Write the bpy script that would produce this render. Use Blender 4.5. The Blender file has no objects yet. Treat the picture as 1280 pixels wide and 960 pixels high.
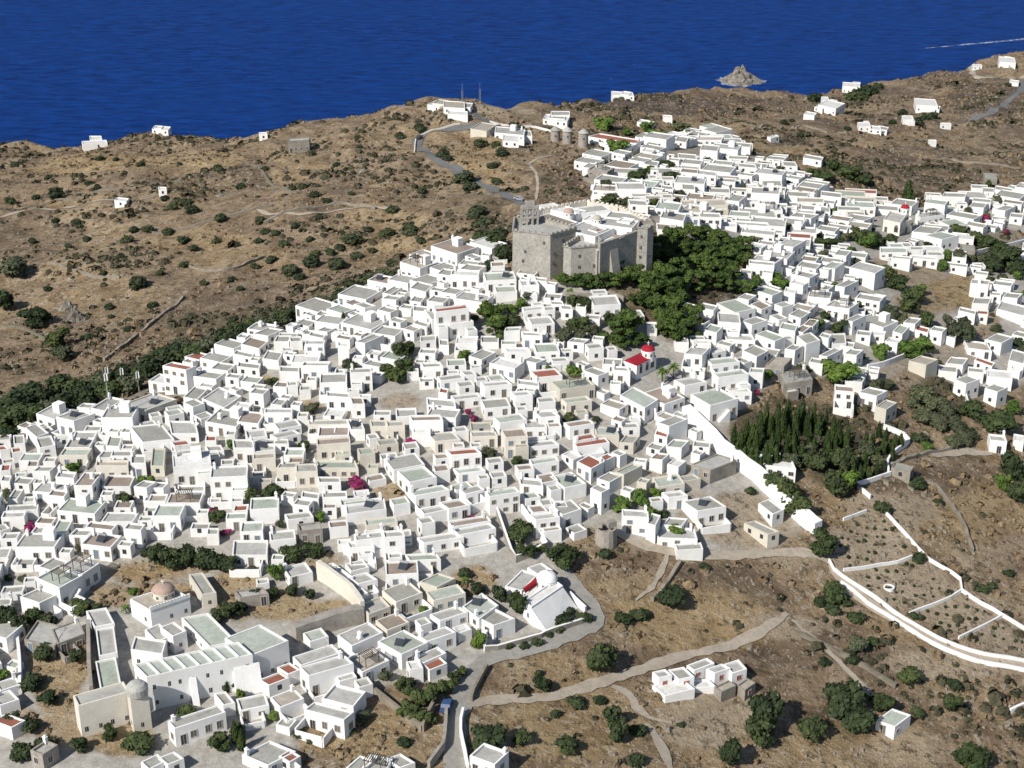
import bpy, bmesh, math, random
import numpy as np
from mathutils import Vector, Matrix, noise as mnoise
R = math.radians
random.seed(7); rng = np.random.default_rng(7)
sc = bpy.context.scene
COL = sc.collection
# ------------------------------------------------------------------ camera
F = 1900.0; PITCH = math.atan(860 / F); HC = 335.0
CP, SP = math.cos(PITCH), math.sin(PITCH)
cam = bpy.data.cameras.new('camera'); cam.sensor_width = 36.0; cam.lens = F / 1280 * 36
cam.clip_end = 60000; cam.clip_start = 1.0
camo = bpy.data.objects.new('camera', cam); COL.objects.link(camo)
camo.location = (0, 0, HC); camo.rotation_euler = (math.pi / 2 - PITCH, 0, 0)
sc.camera = camo
def ray(px, py):
    a = (px - 640) / F; b = -(py - 480) / F
    return (a, CP + b * SP, -SP + b * CP)
def on_plane(px, py, z):
    d = ray(px, py); t = (z - HC) / d[2]
    return (d[0] * t, d[1] * t)
def proj(x, y, z):
    zc = y * CP - (z - HC) * SP
    yc = y * SP + (z - HC) * CP
    return 640 + F * x / zc, 480 - F * yc / zc
# ------------------------------------------------------------------ terrain: heights given at known places
CTRL = """0 960 163;150 960 163;300 950 163;450 955 162;600 950 160;640 800 163;760 800 161;900 950 152;1100 950 147;1280 950 143;1280 700 150;1000 750 157;1150 650 158
0 700 168;150 720 168;300 700 169;450 720 168;0 820 165;200 830 165;400 840 164;560 700 168;640 560 174;400 560 173;200 560 171;50 545 167;640 430 180;720 350 186;660 342 186;760 275 186;820 300 184;560 335 181
450 390 177;300 430 173;215 485 170;850 370 180;800 450 178;900 430 176;760 560 173;850 600 168;1000 500 168;1080 570 163;1000 400 172;1100 400 166;1250 400 158;1250 550 156;1200 300 155
1270 250 150;1000 300 168;950 230 162;870 190 158;1050 215 152;0 525 159;130 488 160;260 430 160;400 375 164;520 320 168;600 285 172;100 440 150;0 400 146;0 300 142;150 350 150;300 340 154
450 330 158;300 250 156;450 250 160;150 250 146;0 220 135;0 178 120;100 182 122;200 166 128;300 173 130;400 156 140;480 139 152;560 128 160;620 133 158;700 138 146;540 190 162;620 250 169;650 262 173
720 182 164;690 230 168;770 182 162;640 190 160;740 130 122;780 124 110;850 116 98;950 113 85;1000 124 72;1060 110 62;1120 104 66;1200 84 58;1280 66 60;900 150 120;1000 170 128;1100 160 105
1200 130 84;1280 120 84;1150 200 124;1280 200 122;830 170 148;1100 250 152;700 560 173;500 640 171;-250 960 160;-250 700 160;-250 450 145;-250 200 118;1530 950 140;1530 600 148;1530 300 130;1530 90 60;640 1150 158;0 1150 160;1280 1150 140"""
cp = []
for t in CTRL.replace('\n', ';').split(';'):
    px, py, z = map(float, t.split()); x, y = on_plane(px, py, z); cp.append((x, y, z))
cp = np.array(cp); SCL = 100.0
def tps_U(r2): return np.where(r2 > 1e-9, 0.5 * r2 * np.log(np.maximum(r2, 1e-9)), 0.0)
P = cp[:, :2] / SCL; n = len(P)
K = tps_U(((P[:, None] - P[None]) ** 2).sum(-1)) + np.eye(n) * 0.02
Pm = np.hstack([np.ones((n, 1)), P])
A_ = np.zeros((n + 3, n + 3)); A_[:n, :n] = K; A_[:n, n:] = Pm; A_[n:, :n] = Pm.T
sol = np.linalg.solve(A_, np.concatenate([cp[:, 2], np.zeros(3)]))
def tps(X, Y):
    Q = np.stack([X, Y], -1) / SCL; out = sol[n] + Q[..., 0] * sol[n + 1] + Q[..., 1] * sol[n + 2]
    for i in range(n):
        out = out + sol[i] * tps_U((Q[..., 0] - P[i, 0]) ** 2 + (Q[..., 1] - P[i, 1]) ** 2)
    return out
SKY = [(-400, 200, 112), (-250, 190, 116), (-120, 182, 118), (0, 178, 120), (60, 181, 121), (100, 182, 122), (150, 172, 126), (200, 164, 129), (250, 168, 129), (300, 173, 130), (350, 166, 134), (400, 155, 140), (440, 146, 147), (480, 138, 152), (520, 131, 157), (560, 126, 160), (600, 128, 160), (640, 131, 157), (690, 137, 148),
       (715, 136, 130), (735, 127, 121), (760, 124, 114), (800, 117, 106), (850, 116, 98), (900, 113, 92), (950, 113, 85), (985, 121, 75), (1010, 125, 68), (1040, 115, 62), (1060, 108, 60), (1100, 104, 63), (1130, 101, 64), (1170, 91, 62), (1210, 82, 58), (1245, 76, 56), (1280, 64, 60), (1400, 50, 60), (1600, 40, 55)]
sk = []
for px, py, z in SKY:
    x, y = on_plane(px, py, z); sk.append((x / y, y, z))
sk = np.array(sk)
def bumps(X, Y, far):
    def w(f, ph): return np.sin(X * f + ph + 1.7 * np.sin(Y * f * .7 + ph * 2)) * np.sin(Y * f * 1.1 + ph * 3 + 1.3 * np.sin(X * f * .8))
    return far * (2.6 * w(.045, 1) + 1.5 * w(.11, 2.2) + .8 * w(.23, .7))
def height(X, Y, wild=0.0):
    X = np.asarray(X, float); Y = np.asarray(Y, float)
    z = tps(X, Y)
    a = X / np.maximum(Y, 1)
    ys = np.interp(a, sk[:, 0], sk[:, 1]); zs = np.interp(a, sk[:, 0], sk[:, 2])
    d = Y - ys
    z = np.where(d > 0, np.minimum(np.minimum(z, zs), zs - .62 * d), z)
    return np.maximum(z, -14.0)
# fan shaped grid of ground samples: finer close to the town, coarser at the coast
NU, NV = 520, 640
ug = np.linspace(-.56, .56, NU); yg = 170 * (1500 / 170.0) ** np.linspace(0, 1, NV)
UU, YY = np.meshgrid(ug, yg); XX = UU * YY
ZB = height(XX, YY)
def inpoly(px, py, poly):
    px = np.asarray(px); py = np.asarray(py); c = np.zeros(px.shape, bool); m = len(poly)
    for i in range(m):
        x0, y0 = poly[i]; x1, y1 = poly[i - 1]
        if y0 == y1: continue
        k = ((y0 > py) != (y1 > py)) & (px < (x1 - x0) * (py - y0) / (y1 - y0) + x0); c ^= k
    return c
def pts(s):
    v = [float(t) for t in s.replace(',', ' ').split()]; return list(zip(v[::2], v[1::2]))
TOWN = pts("-260 560 0 545 60 515 150 490 205 482 270 442 330 412 420 377 520 337 600 302 640 340 690 350 760 365 840 430 872 400 900 370 940 320 830 300 815 270 740 235 735 205 760 190 830 175 880 165 950 190 1050 245 1130 260 1280 238 1500 240 1500 470 1280 480 1200 500 1150 450 1100 490 1040 470 960 480 905 540 940 590 1010 660 960 690 880 692 800 680 740 658 690 690 735 770 610 820 590 850 560 860 520 850 455 860 440 900 330 960 300 1150 -260 1150")
PXg, PYg = proj(XX, YY, ZB)
town = inpoly(PXg, PYg, TOWN).astype(float)
def blur(a, k=1):
    for _ in range(k):
        p = np.pad(a, 1, mode='edge'); a = (p[1:-1, 1:-1] * 2 + p[:-2, 1:-1] + p[2:, 1:-1] + p[1:-1, :-2] + p[1:-1, 2:]) / 6
    return a
town_s = blur(town, 3)
ZG = ZB + bumps(XX, YY, 1.0) * (1 - blur(town, 25)) * np.clip((YY - 250) / 400, .25, 1)
def gz(x, y):
    u = x / max(y, 1.0)
    i = (u - ug[0]) / (ug[1] - ug[0]); j = math.log(max(y, 1.) / 170) / math.log(1500 / 170.0) * (NV - 1)
    i = min(max(i, 0), NU - 1.001); j = min(max(j, 0), NV - 1.001); a = int(i); b = int(j); p = i - a; q = j - b
    return float((ZG[b, a] * (1 - p) + ZG[b, a + 1] * p) * (1 - q) + (ZG[b + 1, a] * (1 - p) + ZG[b + 1, a + 1] * p) * q)
def ground(px, py, up=0.0):
    """the place on the ground (raised by up) seen at a point of the photograph"""
    d = ray(px, py); t0 = 150.0; t = t0
    while t < 3000:
        x, y, z = d[0] * t, d[1] * t, HC + d[2] * t
        if z < gz(x, y) + up:
            lo, hi = t - 6, t
            for _ in range(18):
                m = (lo + hi) / 2
                if HC + d[2] * m < gz(d[0] * m, d[1] * m) + up: hi = m
                else: lo = m
            return Vector((d[0] * hi, d[1] * hi, HC + d[2] * hi - up))
        t += 6
    t = -HC / d[2]
    return Vector((d[0] * t, d[1] * t, 0))
def ppm(p):   # pixels per metre at a point
    return F / (p[1] * CP - (p[2] - HC) * SP)
# ------------------------------------------------------------------ object helpers
def tag(o, label=None, cat=None, group=None, kind=None):
    if label: o['label'] = label
    if cat: o['category'] = cat
    if group: o['group'] = group
    if kind: o['kind'] = kind
    return o
def empty(name, loc=(0, 0, 0)):
    o = bpy.data.objects.new(name, None); o.location = loc; o.empty_display_size = .5; COL.objects.link(o); return o
def link(name, me, parent=None, loc=None):
    o = bpy.data.objects.new(name, me); COL.objects.link(o)
    if parent is not None: o.parent = parent
    if loc is not None: o.location = loc
    return o
class MB:
    """collects polygons, then links them as ONE mesh"""
    def __init__(s): s.v = []; s.f = []; s.m = []
    def face(s, pts, m=0):
        k = len(s.v); s.v += [tuple(p) for p in pts]; s.f.append(list(range(k, k + len(pts)))); s.m.append(m)
    def prism(s, poly, z0, z1, m=0, mt=None, bottom=False):
        k = len(s.v); n = len(poly)
        s.v += [(p[0], p[1], z0) for p in poly] + [(p[0], p[1], z1) for p in poly]
        for i in range(n):
            j = (i + 1) % n; s.f.append([k + i, k + j, k + n + j, k + n + i]); s.m.append(m)
        s.f.append([k + n + i for i in range(n)]); s.m.append(m if mt is None else mt)
        if bottom: s.f.append([k + i for i in range(n)][::-1]); s.m.append(m)
    def box(s, c, d, e=(1, 0), m=0):
        ex = Vector((e[0], e[1])); ex.normalize(); ey = Vector((-ex.y, ex.x)); a, b = d[0] / 2, d[1] / 2
        poly = [(c[0] + ex.x * p * a + ey.x * q * b, c[1] + ex.y * p * a + ey.y * q * b) for p, q in ((-1, -1), (1, -1), (1, 1), (-1, 1))]
        s.prism(poly, c[2], c[2] + d[2], m, bottom=True)
    def lathe(s, c, prof, n=16, m=0):
        k = len(s.v)
        for r, z in prof:
            for i in range(n):
                a = 2 * math.pi * i / n; s.v.append((c[0] + r * math.cos(a), c[1] + r * math.sin(a), c[2] + z))
        for j in range(len(prof) - 1):
            for i in range(n):
                i2 = (i + 1) % n; s.f.append([k + j * n + i, k + j * n + i2, k + (j + 1) * n + i2, k + (j + 1) * n + i]); s.m.append(m)
        s.f.append([k + (len(prof) - 1) * n + i for i in range(n)]); s.m.append(m)
    def mesh(s, name, mats, smooth=False):
        me = bpy.data.meshes.new(name); me.from_pydata(s.v, [], s.f)
        for mt in (mats if isinstance(mats, (list, tuple)) else [mats]): me.materials.append(mt)
        if len(me.materials) > 1: me.polygons.foreach_set('material_index', s.m)
        if smooth: me.polygons.foreach_set('use_smooth', [True] * len(s.f))
        me.update(); return me
    def build(s, name, mats, parent=None, smooth=False):
        if parent is not None:
            off = Vector(parent.location)
            s.v = [(a - off.x, b - off.y, c - off.z) for a, b, c in s.v]
        return link(name, s.mesh(name, mats, smooth), parent)
# ------------------------------------------------------------------ materials
def mat(name):
    m = bpy.data.materials.new(name); m.use_nodes = True; nt = m.node_tree
    b = nt.nodes['Principled BSDF']; return m, nt, b
def N(nt, t, **k):
    n = nt.nodes.new(t)
    for a, v in k.items():
        if a in n.inputs: n.inputs[a].default_value = v
        else: setattr(n, a, v)
    return n
def ramp(nt, fac, stops):
    r = N(nt, 'ShaderNodeValToRGB'); e = r.color_ramp.elements
    while len(e) < len(stops): e.new(.5)
    for i, (p, c) in enumerate(stops): e[i].position = p; e[i].color = (*c, 1)
    nt.links.new(fac, r.inputs[0]); return r.outputs[0]
def mix(nt, fac, a, b, mode='MIX'):
    x = N(nt, 'ShaderNodeMix', data_type='RGBA', blend_type=mode)
    for i, v in ((0, fac), (6, a), (7, b)):
        if isinstance(v, (int, float)): x.inputs[i].default_value = v
        elif isinstance(v, (tuple, list)): x.inputs[i].default_value = (*v[:3], 1)
        else: nt.links.new(v, x.inputs[i])
    return x.outputs[2]
def plaster(name, col, stain, amt=.5, rough=.9, sc1=.35, vary=.12, fine=2.2, spk=.80):
    m, nt, b = mat(name)
    g = N(nt, 'ShaderNodeNewGeometry'); oi = N(nt, 'ShaderNodeObjectInfo')
    n1 = N(nt, 'ShaderNodeTexNoise', Scale=sc1, Detail=5.0, Roughness=.65); nt.links.new(g.outputs['Position'], n1.inputs['Vector'])
    n2 = N(nt, 'ShaderNodeTexNoise', Scale=fine, Detail=4.0, Roughness=.7); nt.links.new(g.outputs['Position'], n2.inputs['Vector'])
    f1 = ramp(nt, n1.outputs[0], [(.42, (0, 0, 0)), (.72, (amt,) * 3)])
    c = mix(nt, f1, col, stain)
    f2 = ramp(nt, n2.outputs[0], [(.35, (spk,) * 3), (.6, (1.0,) * 3)])
    c = mix(nt, 1.0, c, f2, 'MULTIPLY')
    f3 = ramp(nt, oi.outputs['Random'], [(0, (1 - vary * 2, 1 - vary * 2, 1 - vary * 2.3)), (.5, (1 - vary * .7, 1 - vary * .8, 1 - vary)), (1, (1, 1, 1))])
    c = mix(nt, 1.0, c, f3, 'MULTIPLY')
    nt.links.new(c, b.inputs['Base Color']); b.inputs['Roughness'].default_value = rough; b.inputs['Specular IOR Level'].default_value = .2
    return m
M = {}
M['w'] = plaster('whitewash', (.84, .835, .825), (.66, .625, .57), .5, vary=.045, spk=.94)
M['c'] = plaster('cream_plaster', (.72, .68, .60), (.55, .50, .43), .5, vary=.10, spk=.9)
M['s'] = plaster('rubble_stone', (.36, .33, .29), (.20, .18, .155), .8, fine=1.3, vary=.1)
M['rg'] = plaster('grey_cement_roof', (.46, .455, .43), (.33, .32, .295), .75, sc1=.22, vary=.14, fine=1.2)
M['rG'] = plaster('pale_green_roof', (.43, .475, .415), (.33, .34, .30), .6, sc1=.22, vary=.10, fine=1.2)
M['rb'] = plaster('brown_earth_roof', (.34, .28, .235), (.24, .20, .17), .6, vary=.1, fine=1.2)
M['rr'] = plaster('terracotta_roof', (.36, .135, .095), (.25, .12, .09), .6, vary=.1, fine=2.)
M['rp'] = plaster('pale_earth_roof', (.46, .42, .36), (.33, .29, .24), .6, vary=.1, fine=1.2)
M['rw'] = plaster('white_roof', (.72, .71, .69), (.52, .5, .46), .6, vary=.06, fine=1.2)
M['red'] = plaster('red_paint', (.36, .02, .035), (.26, .02, .03), .4, vary=.05)
M['pink'] = plaster('pink_tile_roof', (.46, .335, .275), (.36, .26, .21), .7, vary=.05)
M['fort'] = plaster('grey_fortress_stone', (.40, .378, .338), (.30, .283, .25), .8, sc1=.3, fine=1.4, vary=.03, spk=.68)
M['drystone'] = plaster('dry_stone', (.30, .265, .215), (.18, .155, .125), .9, sc1=.5, fine=2.5, vary=.15)
M['bark'] = plaster('bark', (.11, .085, .06), (.06, .045, .035), .6, fine=6)
M['metal'] = plaster('grey_metal', (.35, .36, .37), (.25, .25, .26), .3, rough=.45)
def flat(name, c, rough=.6):
    m, nt, b = mat(name); b.inputs['Base Color'].default_value = (*c, 1); b.inputs['Roughness'].default_value = rough
    g = N(nt, 'ShaderNodeNewGeometry'); n1 = N(nt, 'ShaderNodeTexNoise', Scale=3.0, Detail=3.0); nt.links.new(g.outputs['Position'], n1.inputs['Vector'])
    f = ramp(nt, n1.outputs[0], [(.3, tuple(x * .75 for x in c)), (.7, c)]); nt.links.new(f, b.inputs['Base Color']); return m
M['pane'] = flat('dark_glass', (.045, .05, .06), .25)
M['shut'] = flat('grey_brown_shutter', (.14, .125, .11))
M['blue'] = flat('faded_blue_shutter', (.16, .22, .28))
M['reddoor'] = flat('red_door', (.35, .05, .04))
M['trim'] = flat('stone_trim', (.55, .51, .45), .9)
def leaf(name, a, b2, c2, rnd=.35):
    m, nt, b = mat(name); g = N(nt, 'ShaderNodeNewGeometry'); oi = N(nt, 'ShaderNodeObjectInfo')
    n1 = N(nt, 'ShaderNodeTexNoise', Scale=.55, Detail=3.0, Roughness=.6); nt.links.new(g.outputs['Position'], n1.inputs['Vector'])
    c = ramp(nt, n1.outputs[0], [(.32, a), (.52, b2), (.70, c2)])
    f3 = ramp(nt, oi.outputs['Random'], [(0, (1 - rnd, 1 - rnd * .9, 1 - rnd)), (.5, (1, 1, 1)), (1, (1 + rnd * .6, 1 + rnd * .4, 1))])
    c = mix(nt, 1.0, c, f3, 'MULTIPLY'); nt.links.new(c, b.inputs['Base Color'])
    b.inputs['Roughness'].default_value = .75; b.inputs['Specular IOR Level'].default_value = .15
    b.inputs['Transmission Weight'].default_value = 0
    return m
M['l_pine'] = leaf('pine_needles', (.032, .055, .016), (.055, .088, .022), (.088, .122, .030))
M['l_cyp'] = leaf('cypress_leaves', (.022, .040, .014), (.038, .060, .018), (.055, .080, .022))
M['l_broad'] = leaf('broad_leaves', (.032, .048, .020), (.052, .072, .027), (.080, .102, .036))
M['l_dark'] = leaf('dark_leaves', (.024, .036, .018), (.038, .054, .024), (.058, .072, .032))
M['l_olive'] = leaf('olive_leaves', (.055, .066, .038), (.080, .092, .052), (.115, .12, .07))
M['l_light'] = leaf('fresh_leaves', (.050, .090, .020), (.080, .135, .028), (.12, .17, .04))
M['l_bou'] = leaf('magenta_blossom', (.06, .05, .03), (.22, .02, .09), (.32, .03, .13), .15)
M['l_bush'] = leaf('slope_bush_leaves', (.030, .040, .022), (.048, .060, .030), (.075, .085, .042))
M['scrub'] = leaf('dull_scrub', (.040, .042, .026), (.065, .060, .036), (.10, .085, .052), .1)
M['dry'] = leaf('dry_brush', (.12, .085, .055), (.19, .14, .085), (.27, .20, .12), .1)
# ------------------------------------------------------------------ ground, sea, roads
def blob(lst, soft=1.6):
    a = np.zeros_like(XX)
    for px, py, rx, ry, v in lst:
        d = ((PXg - px) / rx) ** 2 + ((PYg - py) / ry) ** 2
        wob = .35 * np.sin(XX * .09 + py) * np.sin(YY * .07 + px) + .2 * np.sin(XX * .23 + YY * .19 + px)
        a = np.maximum(a, v * np.clip((1.25 + wob - d) * soft, 0, 1))
    return a
burnt = blob([(860, 130, 110, 14, 1), (990, 130, 60, 14, .6), (1060, 150, 120, 14, .5), (1240, 125, 60, 26, 1), (1180, 100, 60, 12, .7), (1270, 170, 60, 20, .5), (990, 178, 30, 7, .9), (1150, 210, 130, 28, .55), (1100, 120, 60, 12, .7),
              (230, 130 + 95, 60, 16, .5), (310, 215, 30, 14, .7), (40, 290, 60, 20, .35), (560, 262, 60, 10, .3), (340, 380, 100, 22, .45), (130, 400, 60, 40, .35), (250, 395, 60, 30, .5), (430, 230, 30, 16, .35), (900, 720, 60, 16, .5), (960, 740, 30, 16, .5), (980, 820, 60, 20, .4), (1020, 790, 40, 20, .5), (1100, 830, 60, 24, .4), (1170, 600, 80, 24, .5), (715, 240, 50, 40, .55)])
gold = blob([(190, 715, 60, 22, 1), (295, 728, 34, 16, .9), (310, 750, 44, 14, .9), (140, 745, 24, 14, .8), (590, 728, 30, 22, .9), (1195, 365, 36, 24, 1), (1160, 375, 40, 20, .9), (1230, 400, 20, 14, .7), (250, 705, 60, 14, .9), (110, 915, 20, 24, .8), (215, 738, 50, 11, .9), (285, 735, 30, 10, .7), (340, 755, 50, 20, .9), (420, 760, 26, 12, .9), (150, 925, 40, 20, .9), (70, 860, 26, 34, .9), (70, 910, 30, 24, .8), (410, 920, 40, 20, .9), (455, 925, 40, 24, .9), (830, 590, 30, 14, .5), (30, 900, 20, 20, .7), (400, 700, 30, 10, .7), (490, 615, 24, 14, .8), (300, 765, 30, 12, .7), (570, 750, 20, 10, .6), (520, 800, 10, 8, .6), (385, 508, 20, 8, .8), (1220, 420, 30, 14, .6), (1190, 440, 40, 14, .5), (1110, 335, 30, 16, .7), (1040, 640, 40, 20, .5), (960, 660, 40, 16, .4), (160, 205, 110, 16, 1), (60, 255, 80, 8, .8), (250, 200, 60, 12, .8), (150, 380, 60, 24, .6), (290, 320, 80, 18, .5), (480, 270, 60, 16, .4), (600, 200, 40, 30, .8), (240, 300, 80, 16, .5), (380, 205, 40, 12, .5), (900, 160, 80, 8, .4), (1050, 140, 40, 8, .6), (960, 190, 60, 12, .5), (850, 770, 110, 40, .75), (800, 740, 60, 24, .5), (700, 840, 80, 30, .6), (730, 910, 90, 50, .7), (1230, 640, 60, 40, .7), (1130, 780, 60, 24, .5), (390, 765, 40, 15, .9), (75, 830, 40, 30, .9), (480, 905, 40, 20, .8), (1100, 930, 90, 40, .5), (1140, 345, 40, 20, .7), (330, 475, 14, 6, .9), (500, 300, 60, 10, .7)])
soil = blob([(930, 650, 60, 34, .9), (870, 640, 30, 24, .6), (1150, 410, 40, 20, .7), (1130, 470, 40, 20, .6), (1090, 690, 60, 40, 1), (1130, 730, 60, 34, 1), (1200, 760, 60, 30, .9), (1260, 800, 40, 20, .9), (1110, 640, 60, 24, .8), (980, 780, 50, 16, .8), (900, 880, 80, 24, .9), (870, 910, 50, 30, .8), (1130, 940, 60, 24, .5), (1200, 830, 110, 20, .8), (500, 503, 30, 13, .8), (1240, 700, 40, 24, .4), (870, 190, 50, 10, .5), (940, 640, 40, 24, .6), (590, 240, 60, 8, .4), (620, 140, 50, 8, .7), (640, 150, 60, 6, .3), (1000, 700, 40, 8, .6)])
veg = blob([(1010, 535, 90, 44, .9), (1060, 590, 50, 20, .8), (1170, 505, 40, 32, .8), (1060, 540, 70, 40, .7), (850, 350, 90, 60, .7), (960, 560, 50, 40, .7), (610, 270, 20, 30, .5), (120, 500, 140, 18, .6), (40, 510, 80, 24, .7), (320, 405, 120, 14, .5), (230, 240, 30, 16, .4), (1250, 315, 40, 30, .6), (1060, 220, 40, 14, .5)])
brownlot = np.clip(gold + soil + veg + burnt, 0, 1)
GV = np.stack([np.clip(town_s - 1.0 * np.clip(np.maximum(np.maximum(gold, soil), veg), 0, 1), 0, 1), burnt, gold, soil], -1)
vs = np.stack([XX, YY, ZG], -1).reshape(-1, 3)
idx = np.arange(NU * NV).reshape(NV, NU)
fs = np.stack([idx[:-1, :-1], idx[:-1, 1:], idx[1:, 1:], idx[1:, :-1]], -1).reshape(-1, 4)
me = bpy.data.meshes.new('ground')
me.vertices.add(len(vs)); me.vertices.foreach_set('co', vs.ravel())
me.loops.add(fs.size); me.loops.foreach_set('vertex_index', fs.ravel().astype(np.int32))
me.polygons.add(len(fs)); me.polygons.foreach_set('loop_start', np.arange(0, fs.size, 4, dtype=np.int32)); me.polygons.foreach_set('loop_total', np.full(len(fs), 4, dtype=np.int32))
me.polygons.foreach_set('use_smooth', np.ones(len(fs), bool))
me.update(calc_edges=True)
at = me.attributes.new('zone', 'FLOAT_COLOR', 'POINT'); at.data.foreach_set('color', GV.reshape(-1).astype(np.float32))
at = me.attributes.new('veg', 'FLOAT', 'POINT'); at.data.foreach_set('value', veg.reshape(-1).astype(np.float32))
def ground_mat():
    m, nt, b = mat('dry_ground'); L = nt.links.new
    g = N(nt, 'ShaderNodeNewGeometry'); za = N(nt, 'ShaderNodeAttribute', attribute_name='zone'); va = N(nt, 'ShaderNodeAttribute', attribute_name='veg')
    sp = N(nt, 'ShaderNodeSeparateColor'); L(za.outputs['Color'], sp.inputs[0])
    def nz(s, d=6., r=.65, dist=0.):
        x = N(nt, 'ShaderNodeTexNoise', Scale=s, Detail=d, Roughness=r, Distortion=dist); L(g.outputs['Position'], x.inputs['Vector']); return x.outputs[0]
    big = nz(.022, 5); mid = nz(.11, 6, .7, .6); fin = nz(.55, 6, .75); gr = nz(2.2, 3)
    dirt = ramp(nt, mid, [(.30, (.075, .052, .034)), (.43, (.19, .135, .087)), (.56, (.285, .212, .14)), (.70, (.385, .305, .215))])
    grass = ramp(nt, mid, [(.3, (.25, .17, .088)), (.5, (.365, .265, .142)), (.7, (.435, .335, .195))])
    brn = ramp(nt, mid, [(.3, (.06, .045, .035)), (.5, (.115, .085, .065)), (.7, (.19, .145, .11))])
    sl = ramp(nt, mid, [(.3, (.31, .245, .17)), (.5, (.385, .31, .22)), (.7, (.45, .37, .275))])
    tw = ramp(nt, fin, [(.3, (.25, .232, .205)), (.5, (.34, .32, .285)), (.7, (.45, .43, .39))])
    c = mix(nt, ramp(nt, big, [(.45, (0, 0, 0)), (.65, (.55,) * 3)]), dirt, grass)
    c = mix(nt, sp.outputs[2], c, grass); c = mix(nt, sp.outputs[1], c, brn)
    c = mix(nt, za.outputs['Alpha'], c, sl)
    # pale stones and dark tufts in the ground itself
    st = ramp(nt, fin, [(.545, (0, 0, 0)), (.60, (.85,) * 3)]); gate = ramp(nt, big, [(.40, (.25,) * 3), (.60, (1,) * 3)])
    sg = mix(nt, 1.0, mix(nt, 1.0, st, gate, 'MULTIPLY'), mix(nt, za.outputs['Alpha'], (1, 1, 1), (.3, .3, .3)), 'MULTIPLY'); c = mix(nt, sg, c, (.46, .41, .335))
    tf = ramp(nt, nz(.42, 6, .8), [(.40, (.85,) * 3), (.47, (0, 0, 0))]); c = mix(nt, tf, c, (.085, .068, .042))
    c = mix(nt, va.outputs['Fac'], c, ramp(nt, fin, [(.35, (.05, .055, .03)), (.6, (.12, .10, .06))]))
    c = mix(nt, sp.outputs[0], c, tw)
    c = mix(nt, mix(nt, sp.outputs[0], (1, 1, 1), (.35, .35, .35)), c, mix(nt, 1.0, c, ramp(nt, gr, [(.3, (.72,) * 3), (.65, (1.05,) * 3)]), 'MULTIPLY'))
    L(c, b.inputs['Base Color']); b.inputs['Roughness'].default_value = .95; b.inputs['Specular IOR Level'].default_value = .1
    bp = N(nt, 'ShaderNodeBump', Strength=1.0, Distance=.9); ad = N(nt, 'ShaderNodeMath', operation='ADD'); L(fin, ad.inputs[0]); L(mid, ad.inputs[1]); L(ad.outputs[0], bp.inputs['Height']); iv = N(nt, 'ShaderNodeMapRange'); L(sp.outputs[0], iv.inputs[0]); iv.inputs[3].default_value = 1.0; iv.inputs[4].default_value = .12; L(iv.outputs[0], bp.inputs['Strength']); L(bp.outputs[0], b.inputs['Normal'])
    return m
me.materials.append(ground_mat()); tag(link('ground', me), kind='structure')
def sea():
    m, nt, b = mat('sea_water'); L = nt.links.new; g = N(nt, 'ShaderNodeNewGeometry')
    mp = N(nt, 'ShaderNodeMapping'); mp.inputs['Scale'].default_value = (.35, 1, 1); mp.inputs['Rotation'].default_value = (0, 0, .2); L(g.outputs['Position'], mp.inputs[0])
    def nz(s, d, r):
        x = N(nt, 'ShaderNodeTexNoise', Scale=s, Detail=d, Roughness=r); L(mp.outputs[0], x.inputs['Vector']); return x.outputs[0]
    a = nz(.010, 5, .65); f = nz(.12, 5, .72)
    c = mix(nt, ramp(nt, f, [(.36, (0, 0, 0)), (.64, (1, 1, 1))]), (.0011, .0115, .074), (.0038, .044, .222))
    c = mix(nt, ramp(nt, a, [(.35, (0, 0, 0)), (.7, (.45,) * 3)]), c, (.003, .034, .17))
    wc = ramp(nt, nz(.33, 2, .5), [(.79, (0, 0, 0)), (.83, (.6,) * 3)]); c = mix(nt, wc, c, (.5, .55, .6))
    L(c, b.inputs['Base Color']); b.inputs['Roughness'].default_value = .55; b.inputs['Specular IOR Level'].default_value = .04
    bp = N(nt, 'ShaderNodeBump', Strength=.7, Distance=1.5); L(f, bp.inputs['Height']); L(bp.outputs[0], b.inputs['Normal'])
    me = bpy.data.meshes.new('sea'); s = 40000
    me.from_pydata([(-s, -2000, 0), (s, -2000, 0), (s, s, 0), (-s, s, 0)], [], [(0, 1, 2, 3)]); me.materials.append(m); tag(link('sea', me), kind='structure')
sea()
def smooth_line(p, step):
    out = [Vector(p[0])]; n = len(p)
    for i in range(n - 1):
        p0, p1, p2, p3 = (Vector(p[max(i - 1, 0)]), Vector(p[i]), Vector(p[i + 1]), Vector(p[min(i + 2, n - 1)]))
        k = max(1, int((p2 - p1).length / step))
        for j in range(1, k + 1):
            t = j / k
            out.append(.5 * ((2 * p1) + (p2 - p0) * t + (2 * p0 - 5 * p1 + 4 * p2 - p3) * t * t + (3 * p1 - p0 - 3 * p2 + p3) * t ** 3))
    return out
OCC = []   # (x, y, r) places taken by roads, used when scattering
wob_ = random.Random(2)
def tangents(L):
    return [((L[min(i + 1, len(L) - 1)] - L[max(i - 1, 0)]).to_2d().normalized()) for i in range(len(L))]
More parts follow.
